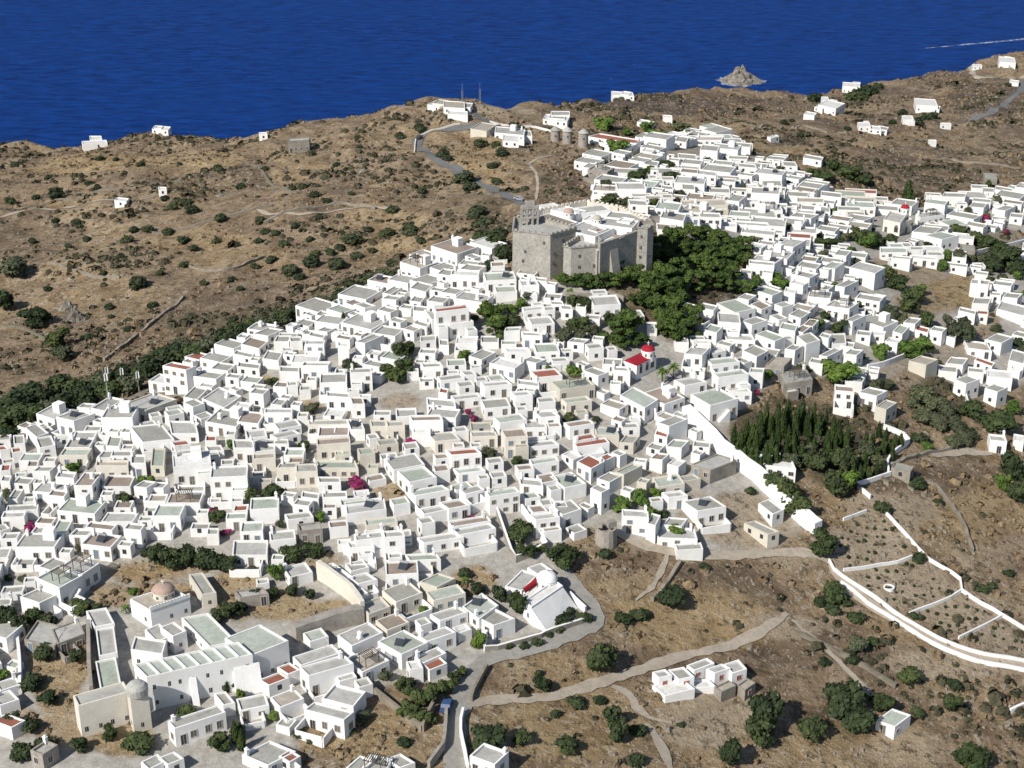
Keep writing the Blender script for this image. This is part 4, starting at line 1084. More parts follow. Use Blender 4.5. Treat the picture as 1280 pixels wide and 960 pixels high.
for i, (area, q, zg, zt, hm, code, (A, B)) in enumerate(recs):
    rnd = random.Random(int(A[0] * 31 + A[1] * 977)); rk, wk, st = code[0], code[1], int(code[2])
    zg = zt - hm
    if i >= N_HOUSE: small_house(q, zg, zt, rk, wk, rnd); continue
    c = (q[0] + q[1]) / 2; root = empty('house', (c.x, c.y, zg))
    block(root, q, zg, zt, rk, wk, rnd.choice([.3, .4, .5]))
    W, D = (q[1] - q[0]).length, (q[2] - q[1]).length
    big = st > 0 or rnd.random() < .35
    stv = max(1, st); stv = 2 if (stv == 1 and hm > 5.6) else stv; stv = 3 if hm > 9.2 else stv
    if big or rnd.random() < .3: windows(root, q, zg, zt, hm, stv, rnd, sides=(0, 1, 3) if W > 3 else (0,), most=5)
    if rnd.random() < .5:
        p = q[rnd.choice([2, 3])] * .8 + (q[0] + q[2]) / 2 * .2; put('chimney', CHIM, root, (p.x, p.y, zt), q[1] - q[0], .8, rnd.uniform(.7, 1.1))
    if rnd.random() < .25 and W > 6 and D > 6:    # a roof room over the stair
        m = (q[2] + q[3]) / 2 * .7 + (q[0] + q[1]) / 2 * .3 + (q[1] - q[0]) * rnd.uniform(-.25, .25); b = MB()
        b.box((m.x, m.y, zt - .4), (2.4, 2.2, 2.5), q[1] - q[0]); b.build('stair_head', M[wk], root)
    if rnd.random() < .42 and hm < 7 and not (A[0] > 690 and A[1] > 690):                # yard wall round a small forecourt
        e = (q[1] - q[0]).normalized(); nn = Vector((e.y, -e.x)); d = rnd.uniform(2, 3.6); b = MB(); hh = rnd.uniform(1.3, 2.2); a0, a1 = q[0] + nn * d, q[1] + nn * d
        if rnd.random() < .5: a1 = a0 + (a1 - a0) * rnd.uniform(.5, .9)
        for p0, p1 in ((q[0], a0), (a0, a1), (a1, a1 - nn * d)):
            mm = (p0 + p1) / 2; b.box((mm.x, mm.y, gz(mm.x, mm.y) - 1.5), ((p1 - p0).length + (.0 if p0 is not a0 else -.3), .3, 1.5 + hh), p1 - p0)
        b.build('yard_wall', M['w' if wk != 's' else 's'], root)
    e = (q[1] - q[0]).normalized(); nn = Vector((e.y, -e.x)); lone = A[0] > 690 and A[1] > 690
    if not lone and rnd.random() < .34 and W > 4.5 and hm > 3.6:     # a lower wing against one side
        wz = zg + hm * rnd.uniform(.45, .7); s_ = rnd.choice([0, 0, 1]); b = MB(); ww = rnd.uniform(2.4, 4.2); wd = rnd.uniform(1.6, 2.6)
        if s_ == 0: m = q[0] + e * (rnd.choice([ww / 2 + .1, W - ww / 2 - .1])) + nn * (wd / 2 - .05); wq = [m - e * ww / 2 + nn * wd / 2, m + e * ww / 2 + nn * wd / 2, m + e * ww / 2 - nn * wd / 2, m - e * ww / 2 - nn * wd / 2]
        else: m = q[1] + (q[2] - q[1]) * .5 + e * (wd / 2 - .05); wq = [m - e * wd / 2 + nn * ww / 2, m + e * wd / 2 + nn * ww / 2, m + e * wd / 2 - nn * ww / 2, m - e * wd / 2 - nn * ww / 2]
        block(root, wq, zg, wz, rnd.choice('ggGbw'), wk, .3, ('wing', 'wing_roof'))
    if rnd.random() < .16 and hm > 4.2:                 # outside stair along the front wall
        b = MB(); n_ = 9; x0 = rnd.uniform(.2, max(.3, W - 4)); hh = hm * .55
        for k in range(n_):
            p = q[0] + e * (x0 + (k + .5) * .36) + nn * .5; b.box((p.x, p.y, zg - 2.5), (.36, .95, 2.5 + hh * (k + 1) / n_), e)
        b.build('stair', M['w'], root)
    rz_ = zt - .3; cc = (q[0] + q[1] + q[2] + q[3]) / 4
    t_ = 1 if lone else rnd.random()
    if t_ < .10 and D > 4:
        p = cc + e * rnd.uniform(-.25, .25) * W; put('solar_heater', SOLAR, root, (p.x, p.y, rz_), Vector((.9, -.3)))
    elif t_ < .20 and D > 4:
        p = cc + e * rnd.uniform(-.3, .3) * W + nn * rnd.uniform(-.2, .2) * D; put('water_tank', TANK, root, (p.x, p.y, rz_), e)
    elif t_ < .26 and D > 4.5:
        b = MB(); p = cc + nn * D * .12
        for sx in (-1.5, 1.5):
            for sy in (-1.1, 1.1): b.box((p.x + e.x * sx + nn.x * sy, p.y + e.y * sx + nn.y * sy, rz_), (.12, .12, 2.2), e)
        for k in range(9): pp = p + e * (-1.6 + k * .4); b.box((pp.x, pp.y, rz_ + 2.2), (.14, 2.7, .1), e)
        for sy in (-1.1, 1.1): pp = p + nn * sy; b.box((pp.x, pp.y, rz_ + 2.1), (3.4, .1, .1), e)
        b.build('pergola', M['bark'], root)
    elif t_ < .34:
        b = MB(); p = cc + e * rnd.uniform(-.3, .3) * W; b.lathe((p.x, p.y, rz_), [(.03, 0), (.025, 2.6)], 6); b.box((p.x, p.y, rz_ + 2.3), (1.1, .04, .04), e); b.box((p.x, p.y, rz_ + 2.1), (.8, .04, .04), e); b.build('aerial', M['metal'], root)
    size = ('long low' if W > 11 and stv == 1 else 'wide' if W > 10 else 'tall narrow' if W < 6 and stv > 1 else 'small' if W * D < 34 else 'deep' if D > 1.4 * W else 'plain')
    wn = {'w': 'white', 'c': 'cream', 's': 'bare stone'}[wk]
    look = f"{size} {'two storey ' if stv == 2 else 'three storey ' if stv == 3 else ''}{wn} house, {ROOFN[rk]}"
    want_label(root, look, c.x, c.y, 'house', 'flat roofed houses of the hill town', 'house')
# ------------------------------------------------------------------ larger buildings made of several blocks under one thing
def complex_(name, label, cat, tile, rows, deep=4.0):
    s = tile[2]; root = None; out = []
    for r in rows:
        f = r.split(); v = [float(t) for t in f[:7]]
        A, B, C = ((tile[0] + v[2 * i] / s, tile[1] + v[2 * i + 1] / s) for i in range(3))
        q, zg, zt, hm = solve_quad(A, B, C, v[6] / s, 1.0 if f[7][2] == '0' else 2.2, 20)
        if root is None: c = (q[0] + q[1]) / 2; root = tag(empty(name, (c.x, c.y, zg)), label, cat)
        rnd = random.Random(int(A[0] * 31 + A[1] * 977)); code = f[7]
        block(root, q, zg, zt, code[0], code[1], .4, deep=deep)
        if int(code[2]): windows(root, q, zg, zt, hm, int(code[2]), rnd, kind={'a': 'arch', 'r': 'red', 's': 'small'}.get(code[3:4]), most=12 if code[3:4] == 's' else 6, door=code[3:4] != 's')
        out.append((q, zg, zt))
    return root, out
def dome(root, px, py, zbase, r, hdrum, mdrum, mdome, name='dome', flat=1.0, n=20, cross=True):
    """a drum and dome standing on a roof of height zbase"""
    x, y = on_plane(px, py, zbase); b = MB(); b.lathe((x, y, zbase), [(r, -1.0), (r, hdrum), (r * 1.06, hdrum), (r * 1.06, hdrum + .2)], n); d = b.build('drum', M[mdrum], root)
    b = MB(); b.lathe((x, y, zbase + hdrum + .15), [(r * 1.03 * math.cos(t * math.pi / 16), r * flat * math.sin(t * math.pi / 16)) for t in range(8)], n); b.build(name, M[mdome], root, True)
    if cross:
        b = MB(); zt = zbase + hdrum + .15 + r * flat; b.box((x, y, zt - .1), (.12, .12, 1.3)); b.box((x, y, zt + .6), (.7, .1, .12)); b.build('cross', M['w'], root)
    for k in range(8):
        a = 2 * math.pi * (k + .5) / 8
        if math.sin(a) < .3: put('window', WSMALL, root, (x + r * math.cos(a), y + r * math.sin(a), zbase + hdrum * .25), Vector((-math.sin(a), math.cos(a))), min(1.2, r * .4), max(.6, hdrum * .6))
# nunnery
NR, NB = complex_('nunnery', 'large white walled nunnery with pale green cell roofs, pink church dome and sloping buttresses', 'nunnery', (100, 690, 4.267), [
    '355 668 920 545 845 478 170 Gw2s', '922 548 1112 472 960 385 150 Gw1s', '540 350 690 505 840 480 60 Gw1s', '495 450 568 420 500 372 90 gw1s', '345 415 410 480 490 445 60 gw0', '270 520 440 545 415 465 90 gw1s', '375 312 585 240 475 180 95 pw1s',
    '110 740 222 715 190 560 70 Gw0', '100 555 200 535 180 395 70 gw0', '75 400 185 380 140 295 60 gw0', '-10 822 262 745 232 690 160 gc1s', '265 760 362 735 340 690 200 gc1s', '650 228 727 216 655 108 75 gc1s'])
q, zg, zt = NB[6]; dome(NR, 447, 237 + 500, zt, 0, 0, 'c', 'pink') if False else None
dome(NR, 100 + 447 / 4.267, 690 + 232 / 4.267, zt - .3, 2.2, 1.2, 'c', 'pink', flat=.62)
b = MB(); m = (q[0] + q[1]) / 2; b.box((m.x, m.y, zt - .1), ((q[1] - q[0]).length, .3, .3), q[1] - q[0])
for i in range(13):
    p = q[0] + (q[1] - q[0]) * ((i + .5) / 13); b.box((p.x, p.y, zt), (.8, .35, .8), q[1] - q[0])
b.build('battlements', M['w'], NR)
b = MB(); q = NB[0][0]; zt = NB[0][2]
for i in range(1, 8):
    p0 = q[0] + (q[1] - q[0]) * (i / 8); p1 = q[3] + (q[2] - q[3]) * (i / 8); m = (p0 + p1) / 2; b.box((m.x, m.y, zt - .5), ((p1 - p0).length - .4, .4, .5), p1 - p0)
b.build('roof_ridges', M['w'], NR)
for t in (.42, .93):
    q = NB[0][0]; zg = NB[0][1]; e = (q[1] - q[0]).normalized(); nn = Vector((e.y, -e.x)); p = q[0] + (q[1] - q[0]) * t; w = 1.2 if t < .9 else 5; b = MB()
    a0, a1 = p - e * w / 2, p + e * w / 2; o0, o1 = a0 + nn * 3.2, a1 + nn * 3.2; z0 = zg - 4; z1 = zt - 2.0
    b.face([(*o0, z0), (*o1, z0), (*a1, z1), (*a0, z1)]); b.face([(*a0, z0), (*o0, z0), (*a0, z1)]); b.face([(*o1, z0), (*a1, z0), (*a1, z1)]); b.build('buttress', M['w'], NR)
q, zg, zt = NB[11]; c = (q[0] + q[2]) / 2; b = MB(); b.lathe((c.x, c.y, zt), [(2.0, -1), (2.0, .3), (1.5, .9), (.7, 1.25), (.05, 1.3)], 18); b.build('bastion_dome', M['rg'], NR)
# white chapel by the lane
CR, CB = complex_('chapel', 'white chapel with a white dome, red vault strip and huge sloping white buttress wall', 'chapel', (580, 680, 7.11), ['365 375 512 418 662 268 80 gw0', '662 275 790 230 690 165 70 gw0', '512 418 590 470 720 330 80 ww0', '590 480 760 440 790 330 70 ww0', '600 560 880 370 850 330 150 ww1s'])
dome(CR, 580 + 737 / 7.11, 680 + 385 / 7.11, CB[3][2] - .3, 2.1, 2.2, 'w', 'w', flat=.7)
q, zg, zt = CB[2]; e = (q[3] - q[0]); b = MB(); k = 6; wv = (q[1] - q[0]) * .42
for i in range(k):
    a0, a1 = math.pi * i / k, math.pi * (i + 1) / k; u0, u1 = (1 - math.cos(a0)) / 2, (1 - math.cos(a1)) / 2; h0, h1 = .9 * math.sin(a0), .9 * math.sin(a1)
    p0, p1 = q[0] + wv * u0, q[0] + wv * u1; z0 = zt + .03; b.face([(*p0, z0 + h0), (*p1, z0 + h1), (*(p1 + e), z0 + h1), (*(p0 + e), z0 + h0)])
b.build('red_vault', M['red'], CR)
q, zg, zt = CB[4]; e = (q[1] - q[0]).normalized(); nn = Vector((e.y, -e.x)); b = MB(); o0, o1 = q[0] + nn * 5.5 + e * 1.0, q[1] + nn * 5.0 + e * 1.5; z0 = zg - 3; z1 = zt - .4
b.face([(*o0, z0), (*o1, z0), (*q[1], z1), (*q[0], z1)]); b.face([(*q[0], z0), (*o0, z0), (*q[0], z1)]); b.face([(*o1, z0), (*q[1], z0), (*q[1], z1)]); b.build('buttress', M['w'], CR)
# red domed church in the middle of town
RR, RB = complex_('church', 'white church with a bright red roof and red dome above the palm court', 'church', (750, 410, 9.79), ['290 402 450 466 690 350 150 ww1a'])
q, zg, zt = RB[0]; b = MB(); c0, c1 = (q[0] + q[1]) / 2, (q[2] + q[3]) / 2; z = zt + .04
b.face([(*q[0], z), (*c0, z + .9), (*c1, z + .9), (*q[3], z)]); b.face([(*c0, z + .9), (*q[1], z), (*q[2], z), (*c1, z + .9)]); b.face([(*q[0], z), (*q[1], z), (*c0, z + .9)]); b.face([(*q[2], z), (*q[3], z), (*c1, z + .9)]); b.build('red_roof', M['red'], RR)
dome(RR, 750 + 585 / 9.79, 410 + 345 / 9.79, zt + .2, 1.75, 1.7, 'w', 'red', flat=.7)
# parish church
PR, PB = complex_('church', 'cream stone parish church with arched porch and small red dome on a white drum', 'church', (1090, 230, 12.8), ['185 565 455 625 560 480 200 gc1a', '455 625 655 560 560 480 190 gc1a', '70 400 430 430 420 350 90 gw0', '280 300 600 330 740 260 90 gw0'])
dome(PR, 1090 + 520 / 12.8, 230 + 470 / 12.8, PB[0][2] - .3, 1.6, 2.0, 'w', 'red', flat=.75)
# villa with red doors
VR, VB = complex_('villa', 'low white villa in two parts with red doors and a stone terrace among dry fields', 'villa', (790, 790, 7.5), ['190 374 255 432 372 405 95 gw1r', '440 447 585 418 485 325 110 gw1r', '190 500 312 600 590 532 50 ww0', '512 312 585 362 775 290 65 gw1r', '695 345 762 380 940 345 105 gw1r', '592 530 790 512 700 440 55 ww0', '862 300 940 390 1078 345 105 gw1r', '770 512 835 562 975 500 80 ps1s', '980 500 1060 545 1160 475 90 ps1r'])
# ------------------------------------------------------------------ the fortress monastery
g0 = ground(688, 350); ft = None
lo_, hi_ = 6.0, 30.0
for _ in range(30):
    mm = (lo_ + hi_) / 2
    if proj(g0.x, g0.y, g0.z + mm)[1] > 294: lo_ = mm
    else: hi_ = mm
FZ = g0.z + lo_; FB = g0.z - 7
fort = tag(empty('fortress', (g0.x, g0.y, g0.z)), 'grey stone fortress monastery with battlements, towers and white inner courts', 'fortress')
def up(px, py, dz=0): return Vector(on_plane(px, py, FZ + dz))
def crenel(poly, z, name, closed=True, mt='fort'):
    b = MB(); n = len(poly)
    for i in range(n if closed else n - 1):
        p, r = poly[i], poly[(i + 1) % n]; L = (r - p).length; k = max(1, int(L / 1.5)); m = (p + r) / 2; b.box((m.x, m.y, z - .12), (L + .3, .46, .3), r - p)
        for j in range(k):
            m = p + (r - p) * ((j + .5) / k); b.box((m.x, m.y, z - .05), (.85, .46, .7), r - p)
    b.build(name, M[mt], fort)
def tower(poly, dz, name, roof='rg', batter=1.04):
    z = FZ + dz; b = MB(); n = len(poly); c = sum(poly, Vector((0, 0))) / n; lowp = [c + (p - c) * batter for p in poly]
    for i in range(n):
        j = (i + 1) % n; b.face([(*lowp[i], FB - 4), (*lowp[j], FB - 4), (*poly[j], z), (*poly[i], z)])
    ins = [c + (p - c) * .94 for p in poly]
    for i in range(n):
        j = (i + 1) % n; b.face([(*poly[i], z), (*poly[j], z), (*ins[j], z), (*ins[i], z)]); b.face([(*ins[i], z), (*ins[j], z), (*ins[j], z - 1), (*ins[i], z - 1)])
    t = b.build(name, M['fort'], fort); b = MB(); b.face([(*p, z - .95) for p in ins]); b.build('roof', M[roof], fort); crenel(poly, z, 'battlements'); return t
def ccw(p): return p if sum(p[i - 1].x * p[i].y - p[i].x * p[i - 1].y for i in range(len(p))) > 0 else p[::-1]
T1 = ccw([up(641, 288.5), up(664, 290.5), up(688, 294), up(720.5, 285), up(676, 272), up(643, 273)])
tower(T1, 0, 'tower')
T2 = ccw([up(704.5, 308, -2.2), up(714, 310, -2.2), up(748.5, 307, -2.2), up(752, 299, -2.2), up(724, 296, -2.2)]); tower(T2, -2.2, 'bastion')
T3 = ccw([up(797, 284.5), up(809.6, 285.5), up(817, 283), up(812, 276), up(799, 277)]); tower(T3, 0, 'corner_tower')
T4 = ccw([up(747, 304, -1), up(798, 287, -1), up(814, 276, -1), up(774, 258, -1), up(733, 251, -1), up(679, 261, -1), up(648, 272, -1), up(676, 272, -1), up(720, 285, -1)]); 
b = MB(); b.prism(T4, FB - 4, FZ - 3.2, 0, 1); b.build('curtain_wall', [M['fort'], M['rw']], fort)
b = MB(); wl = [up(749, 303.5, -1), up(797, 287, -1)]; m = (wl[0] + wl[1]) / 2; b.box((m.x, m.y, FB - 4), ((wl[1] - wl[0]).length, .9, FZ - 1.2 - FB + 4), wl[1] - wl[0]); b.build('rampart', M['fort'], fort)
bk = [up(814, 277, -1), up(774, 258.5, -1), up(733, 251.5, -1), up(679, 261.5, -1), up(646, 272, -1)]
b = MB()
for p, r in zip(bk, bk[1:]):
    m = (p + r) / 2; b.box((m.x, m.y, FZ - 4.6), ((r - p).length - .6, .5, 3.5), r - p)
b.build('parapet', M['c'], fort); crenel(bk, FZ - 1.1, 'battlements', False, 'c')
frnd = random.Random(5)
for row in ['285 172 480 236 530 195 45 bw1s', '380 122 560 162 600 122 30 ww0', '600 192 720 212 740 172 30 ww0', '690 222 945 252 905 190 50 gw1', '760 172 1040 202 1000 150 30 gw0', '560 152 800 122 760 82 22 gw0', '480 262 690 312 700 222 40 gw0', '330 120 450 100 420 70 30 ww0', '640 260 705 280 720 240 40 rw0', '840 200 930 215 930 180 55 ww1s']:
    f = row.split(); v = [float(t) for t in f[:7]]; A, B, C = ((620 + v[2 * i] / 5.565, 240 + v[2 * i + 1] / 5.565) for i in range(3)); zt = FZ - 3.2 + max(2.0, v[6] / 5.565 / 4.0)
    a, b2, c = (Vector(on_plane(*p, zt)) for p in (A, B, C)); e = (b2 - a).normalized(); nrm = Vector((-e.y, e.x)); off = nrm * max(3, abs((c - b2).dot(nrm))); q = [a, b2, b2 + off, a + off]
    block(fort, q, FZ - 3.2, zt, f[7][0], f[7][1], .35, ('court_building', 'roof'), deep=.5)
    if int(f[7][2]): windows(fort, q, FZ - 3.2, zt, zt - FZ + 3.2, 1, frnd, 'small', sides=(0,), door=False)
dome(fort, 620 + 505 / 5.565, 240 + 160 / 5.565, FZ - .6, 1.5, .7, 'w', 'pink', flat=.8); dome(fort, 620 + 702 / 5.565, 240 + 205 / 5.565, FZ - .6, 1.4, .6, 'w', 'rp', flat=.8)
# belfry: a tall open gable
bp = up(662, 277); b = MB(); e = Vector((1, .15)).normalized()
for x in (-2.3, -.8, .8, 2.3): b.box((bp.x + e.x * x, bp.y + e.y * x, FZ - 2), (.55, .9, 6.0), e)
for z in (1.0, 3.8): b.box((bp.x, bp.y, FZ + z), (5.3, 1.0, .6), e)
b.box((bp.x, bp.y, FZ + 4.4), (4.6, .9, .5), e); b.box((bp.x, bp.y, FZ + 4.9), (2.6, .9, 1.2), e); b.build('belfry', M['fort'], fort)
b = MB()
for x in (-1.55, 0, 1.55): b.lathe((bp.x + e.x * x, bp.y + e.y * x, FZ + 2.1), [(.05, 1.2), (.25, 1.1), (.32, .6), (.5, .1)][::-1], 10)
for k_, x in enumerate((-1.55, 0, 1.55)):
    b2_ = MB(); b2_.lathe((bp.x + e.x * x, bp.y + e.y * x, FZ + 2.3), [(.5, .1), (.32, .6), (.25, 1.1), (.05, 1.3)], 10); b2_.build('bell', M['metal'], fort)
aw = up(767, 293, -1.5); aw2 = up(778, 296, -1.5); b = MB(); m = (aw + aw2) / 2; b.box((m.x, m.y - .8, FZ - 1.6), ((aw2 - aw).length, 2.2, .15), aw2 - aw); b.build('awning', M['pink'], fort)
for poly, z in ((T1, FZ), (T2, FZ - 2.2), (T3, FZ)):
    for i in range(len(poly)):
        p, r = poly[i], poly[(i + 1) % len(poly)]; e = r - p; L = e.length; e = e.normalized(); nn = Vector((e.y, -e.x))
        if nn.y > .3: continue
        for j in range(max(1, int(L / 3))):
            for lev in (3, 6.2, 9):
                if frnd.random() < .55: w = p + e * ((j + frnd.uniform(.3, .7)) / max(1, int(L / 3)) * L) + nn * (.05 + .02 * lev); put('window', WSMALL, fort, (w.x, w.y, z - lev), e, 1.0, 1.1)
e = (wl[1] - wl[0]).normalized(); nn = Vector((e.y, -e.x)); p = wl[0] + (wl[1] - wl[0]) * .35; b = MB(); a0, a1 = p - e * 1.6 + nn * .5, p + e * 1.6 + nn * .5; o0, o1 = a0 + nn * 4, a1 + nn * 4
b.face([(*o0, FB - 4), (*o1, FB - 4), (*a1, FZ - 4), (*a0, FZ - 4)]); b.face([(*a0, FB - 4), (*o0, FB - 4), (*a0, FZ - 4)]); b.face([(*o1, FB - 4), (*a1, FB - 4), (*a1, FZ - 4)]); b.build('buttress', M['fort'], fort)
# ------------------------------------------------------------------ windmills, ruined tower, masts
mills = [('beside the white wall', 694, 178), ('in the middle of the row', 709, 179), ('next to the long barracks', 729, 182)]
for d_, px, py in mills:
    g = ground(px, py); r = empty('windmill', g); tag(r, f'round stone windmill tower with conical cap, {d_}', 'windmill', 'old stone windmills on the brown knoll')
    b = MB(); b.lathe(g, [(2.3, -3), (2.25, 0), (2.0, 5.2), (2.05, 5.25), (2.05, 5.6)], 18); b.build('tower', M['s'], r); b = MB(); b.lathe((g.x, g.y, g.z + 5.55), [(2.35, 0), (1.2, 1.0), (.1, 1.7)], 18); b.build('cap', M['rg'], r)
    put('window', WSMALL, r, (g.x, g.y - 2.2, g.z + 3), Vector((1, 0)))
g = ground(746, 196); r = tag(empty('mill_stump', g), 'broken round stone mill stump on the knoll below the long barracks', 'ruin'); b = MB(); b.lathe(g, [(2.6, -3), (2.5, 0), (2.4, 2.6), (2.3, 3.4), (1.9, 3.4), (1.9, 1.8)], 16); b.build('shell', M['s'], r)
b = MB(); b.lathe((g.x, g.y, g.z + 1.5), [(1.95, 0), (.1, .1)], 16); b.build('rubble', M['drystone'], r)
g = ground(757, 678); r = tag(empty('ruined_tower', g), 'ruined grey stone tower with broken top above the dry slope', 'ruin'); b = MB(); b.lathe(g, [(2.9, -4), (2.5, 0), (2.3, 3.8), (1.8, 3.8), (1.8, 2.6)], 14)
b.build('shell', M['s'], r); b = MB(); b.box((g.x + 1.2, g.y + .6, g.z + 3.6), (1.9, 1.4, 1.5), (1, .4)); b.box((g.x - 1.3, g.y + .3, g.z + 3.7), (1.2, 1.0, .8), (1, -.3)); b.build('broken_top', M['s'], r); b = MB(); b.lathe((g.x, g.y, g.z + 2.5), [(1.85, 0), (.1, .15)], 14); b.build('rubble', M['drystone'], r)
for d_, px, py, h in (('tallest, in front of the grove', 140, 538, 15.5), ('thin, behind the low roof', 136, 488, 7), ('white topped, by the round hall', 155, 492, 7.5), ('greenish, nearest the red roofed mansion', 174, 490, 6)):
    g = ground(px, py); r = tag(empty('radio_mast', g), f'slender radio mast, {d_}'.replace('nearest', 'beside'), 'mast', 'radio masts over the roofs')
    b = MB(); b.lathe(g, [(.16, -1), (.13, h * .6), (.08, h)], 8); b.build('pole', M['metal'], r); b = MB()
    for a in (0, 2.1, 4.2): b.box((g.x + .35 * math.cos(a), g.y + .35 * math.sin(a), g.z + h - 2.0), (.25, .15, 1.9), (math.cos(a), math.sin(a)))
    b.build('antenna', M['w'], r)
for d_, px, py in (('by the skyline sheds', 578, 134), ('standing alone past the skyline sheds', 600, 133)):
    g = ground(px, py); r = tag(empty('radio_mast', g), f'thin lattice mast {d_}', 'mast', 'masts on the skyline'); b = MB()
    for sx, sy in ((-.5, -.5), (.5, -.5), (.5, .5), (-.5, .5)): b.box((g.x + sx * .6, g.y + sy * .6, g.z - 1), (.1, .1, 9))
    for k in range(6): b.box((g.x, g.y, g.z + k * 1.4), (.7, .7, .08))
    b.build('lattice', M['metal'], r); b = MB(); b.box((g.x, g.y, g.z + 8), (.08, .08, 3)); b.build('antenna', M['metal'], r)
# ------------------------------------------------------------------ free-standing walls
def wall(line, h, t, m, label, name='wall', cat='wall', group=None, cap=None, step=2.0, base=1.0, rough=0.0):
    L = smooth_line([ground(*q) for q in line], step); T = tangents(L); b = MB(); n = len(L); rr = random.Random(int(line[0][0] * 7 + line[0][1])); P4 = []
    for i, p in enumerate(L):
        nrm = Vector((-T[i].y, T[i].x)) * (t / 2); a, c = p.to_2d() + nrm, p.to_2d() - nrm; z = gz(p.x, p.y); hh = h * (1 + (rough or .05) * rr.uniform(-1, 1)); P4.append((a, c, z - base, z + hh))
    for i in range(n - 1):
        a, c, z0, z1 = P4[i]; a2, c2, y0, y1 = P4[i + 1]
        b.face([(*c, z0), (*c2, y0), (*c2, y1), (*c, z1)]); b.face([(*a2, y0), (*a, z0), (*a, z1), (*a2, y1)]); b.face([(*c, z1), (*c2, y1), (*a2, y1), (*a, z1)], 0 if cap is None else 1)
    a, c, z0, z1 = P4[0]; b.face([(*a, z0), (*c, z0), (*c, z1), (*a, z1)]); a, c, z0, z1 = P4[-1]; b.face([(*c, z0), (*a, z0), (*a, z1), (*c, z1)])
    o = b.build(name, [M[m]] if cap is None else [M[m], M[cap]]); return tag(o, label, cat, group)
OW = 'white walls round the orchard terraces'
wall(pts("1036 703 1042 714 1052 722 1085 743 1107 759 1129 775 1160 793 1186 806 1230 820 1285 829"), 1.0, .34, 'w', 'long white wall along the inner edge of the orchard road', group=OW)
wall(pts("1051 730 1067 741 1085 757 1107 770 1129 784 1169 808 1220 828 1290 842"), 1.0, .34, 'w', 'long white wall along the outer edge of the orchard road', group=OW, base=2.5)
wall(pts("1054 714 1080 711 1102 707 1122 704 1140 697"), .75, .34, 'w', 'white terrace wall between the two upper orchard plots', group=OW)
wall(pts("1136 769 1150 763 1162 759 1186 749 1201 740"), .75, .34, 'w', 'curved white terrace wall below the small ring basin', group=OW)
wall(pts("1106 642 1120 657 1135 673 1148 688 1162 702 1176 710 1189 717 1200 726 1202 740 1215 749 1226 756 1240 763 1253 771 1268 780 1290 793"), .9, .36, 'w', 'winding white wall along the upper boundary of the orchard', group=OW)
wall(pts("1198 799 1225 786 1253 771"), .75, .34, 'w', 'straight white terrace wall near the lowest orchard plot', group=OW)
wall(pts("1054 651 1070 645 1083 640"), .75, .34, 'w', 'short white wall at the top of the orchard', group=OW)
wall(pts("1262 892 1272 887 1290 880"), 1.2, .5, 'w', 'short white wall by itself in the lower dry field')
GW = 'white walls round the cypress garden'
wall(pts("1060 596 1070 607 1092 601 1113 594"), 1.1, .45, 'w', 'angled white wall on the lower corner of the cypress garden', group=GW)
wall(pts("1110 592 1109 580 1117 569 1126 562 1136 554 1131 548"), 1.4, .5, 'w', 'stepped white wall beside the small garden hut', group=GW)
wall(pts("1131 547 1118 541 1104 536"), 1.4, .5, 'w', 'white wall climbing from hut corner toward the houses', group=GW)
wall(pts("1072 611 1080 617 1088 624"), 1.1, .45, 'w', 'short white wall just below the garden corner', group=GW)
wall(pts("857 521 878 541 889 552 900 565 914 575 930 588 945 599 960 614 975 627 990 640 1005 654 1022 668"), 3.2, 2.6, 'w', 'tall thick white wall running down beside the cypress garden', group=GW)
wall(pts("606 814 622 813 640 808 676 798 681 795 705 787 733 778"), 1.3, .5, 's', 'white topped stone wall along the lane under the chapel', cap='w')
wall(pts("606 814 607 804 608 795"), 1.5, .5, 'w', 'short white wall at the chapel garden gate')
wall(pts("712 747 721 756 732 766"), 1.6, .5, 'w', 'white garden wall on the slope behind the chapel')
wall(pts("621 643 627 660 634 680 639 694 645 703 660 697 683 686"), 1.8, .5, 's', 'white topped stone wall round the walled kitchen garden', cap='w')
wall(pts("652 639 661 652 671 665 683 686"), 1.8, .5, 'w', 'white wall on the upper edge of the kitchen garden')
wall(pts("398 723 410 730 424 740 440 752 454 774"), 4.2, .9, 'c', 'tall cream stone wall over the weedy yellow lot')
wall(pts("368 800 390 792 420 783 454 775"), 3.4, 2.2, 's', 'broad grey stone wall on the low side of the yellow lot')
wall(pts("450 852 458 858 468 868 490 885 510 902 528 915"), 1.6, .6, 'drystone', 'dry stone wall below the leafy garden by the road')
wall(pts("542 886 535 899 528 915"), 1.8, .6, 'drystone', 'short stone wall closing the leafy garden near the road')
wall(pts("558 894 557 915 554 938 546 948 536 962"), 1.9, .6, 's', 'stone wall on the town edge of the sloping road')
wall(pts("579 892 576 906 576 920 581 944 585 965"), 1.5, .5, 'w', 'whitewashed wall on the field edge of the sloping road')
wall(pts("609 836 600 852 592 868 589 878"), 1.3, .5, 'drystone', 'stone wall on the bend of the lane beside the dry field')
wall(pts("518 191 519 181 524 172 540 164 560 159 575 156"), .9, .5, 'c', 'low pale parapet wall round the tarmac bend')
wall(pts("612 153 640 158 670 160 690 166"), .9, .36, 'w', 'low white wall along the skyline terrace')
wall(pts("112 790 113 840 116 874"), 3.0, .7, 's', 'tall stone wall on the hill side of the nunnery')
wall(pts("17 783 22 800 26 835 26 868"), 2.2, .6, 'w', 'white lane wall inland of the dark garden')
wall(pts("1190 310 1210 318 1240 312 1280 303"), 1.2, .5, 'w', 'white terrace wall under the gardens of the far quarter')
wall(pts("1084 462 1105 458 1130 448"), 1.6, .5, 'w', 'white wall below the sandy lot of the far quarter')
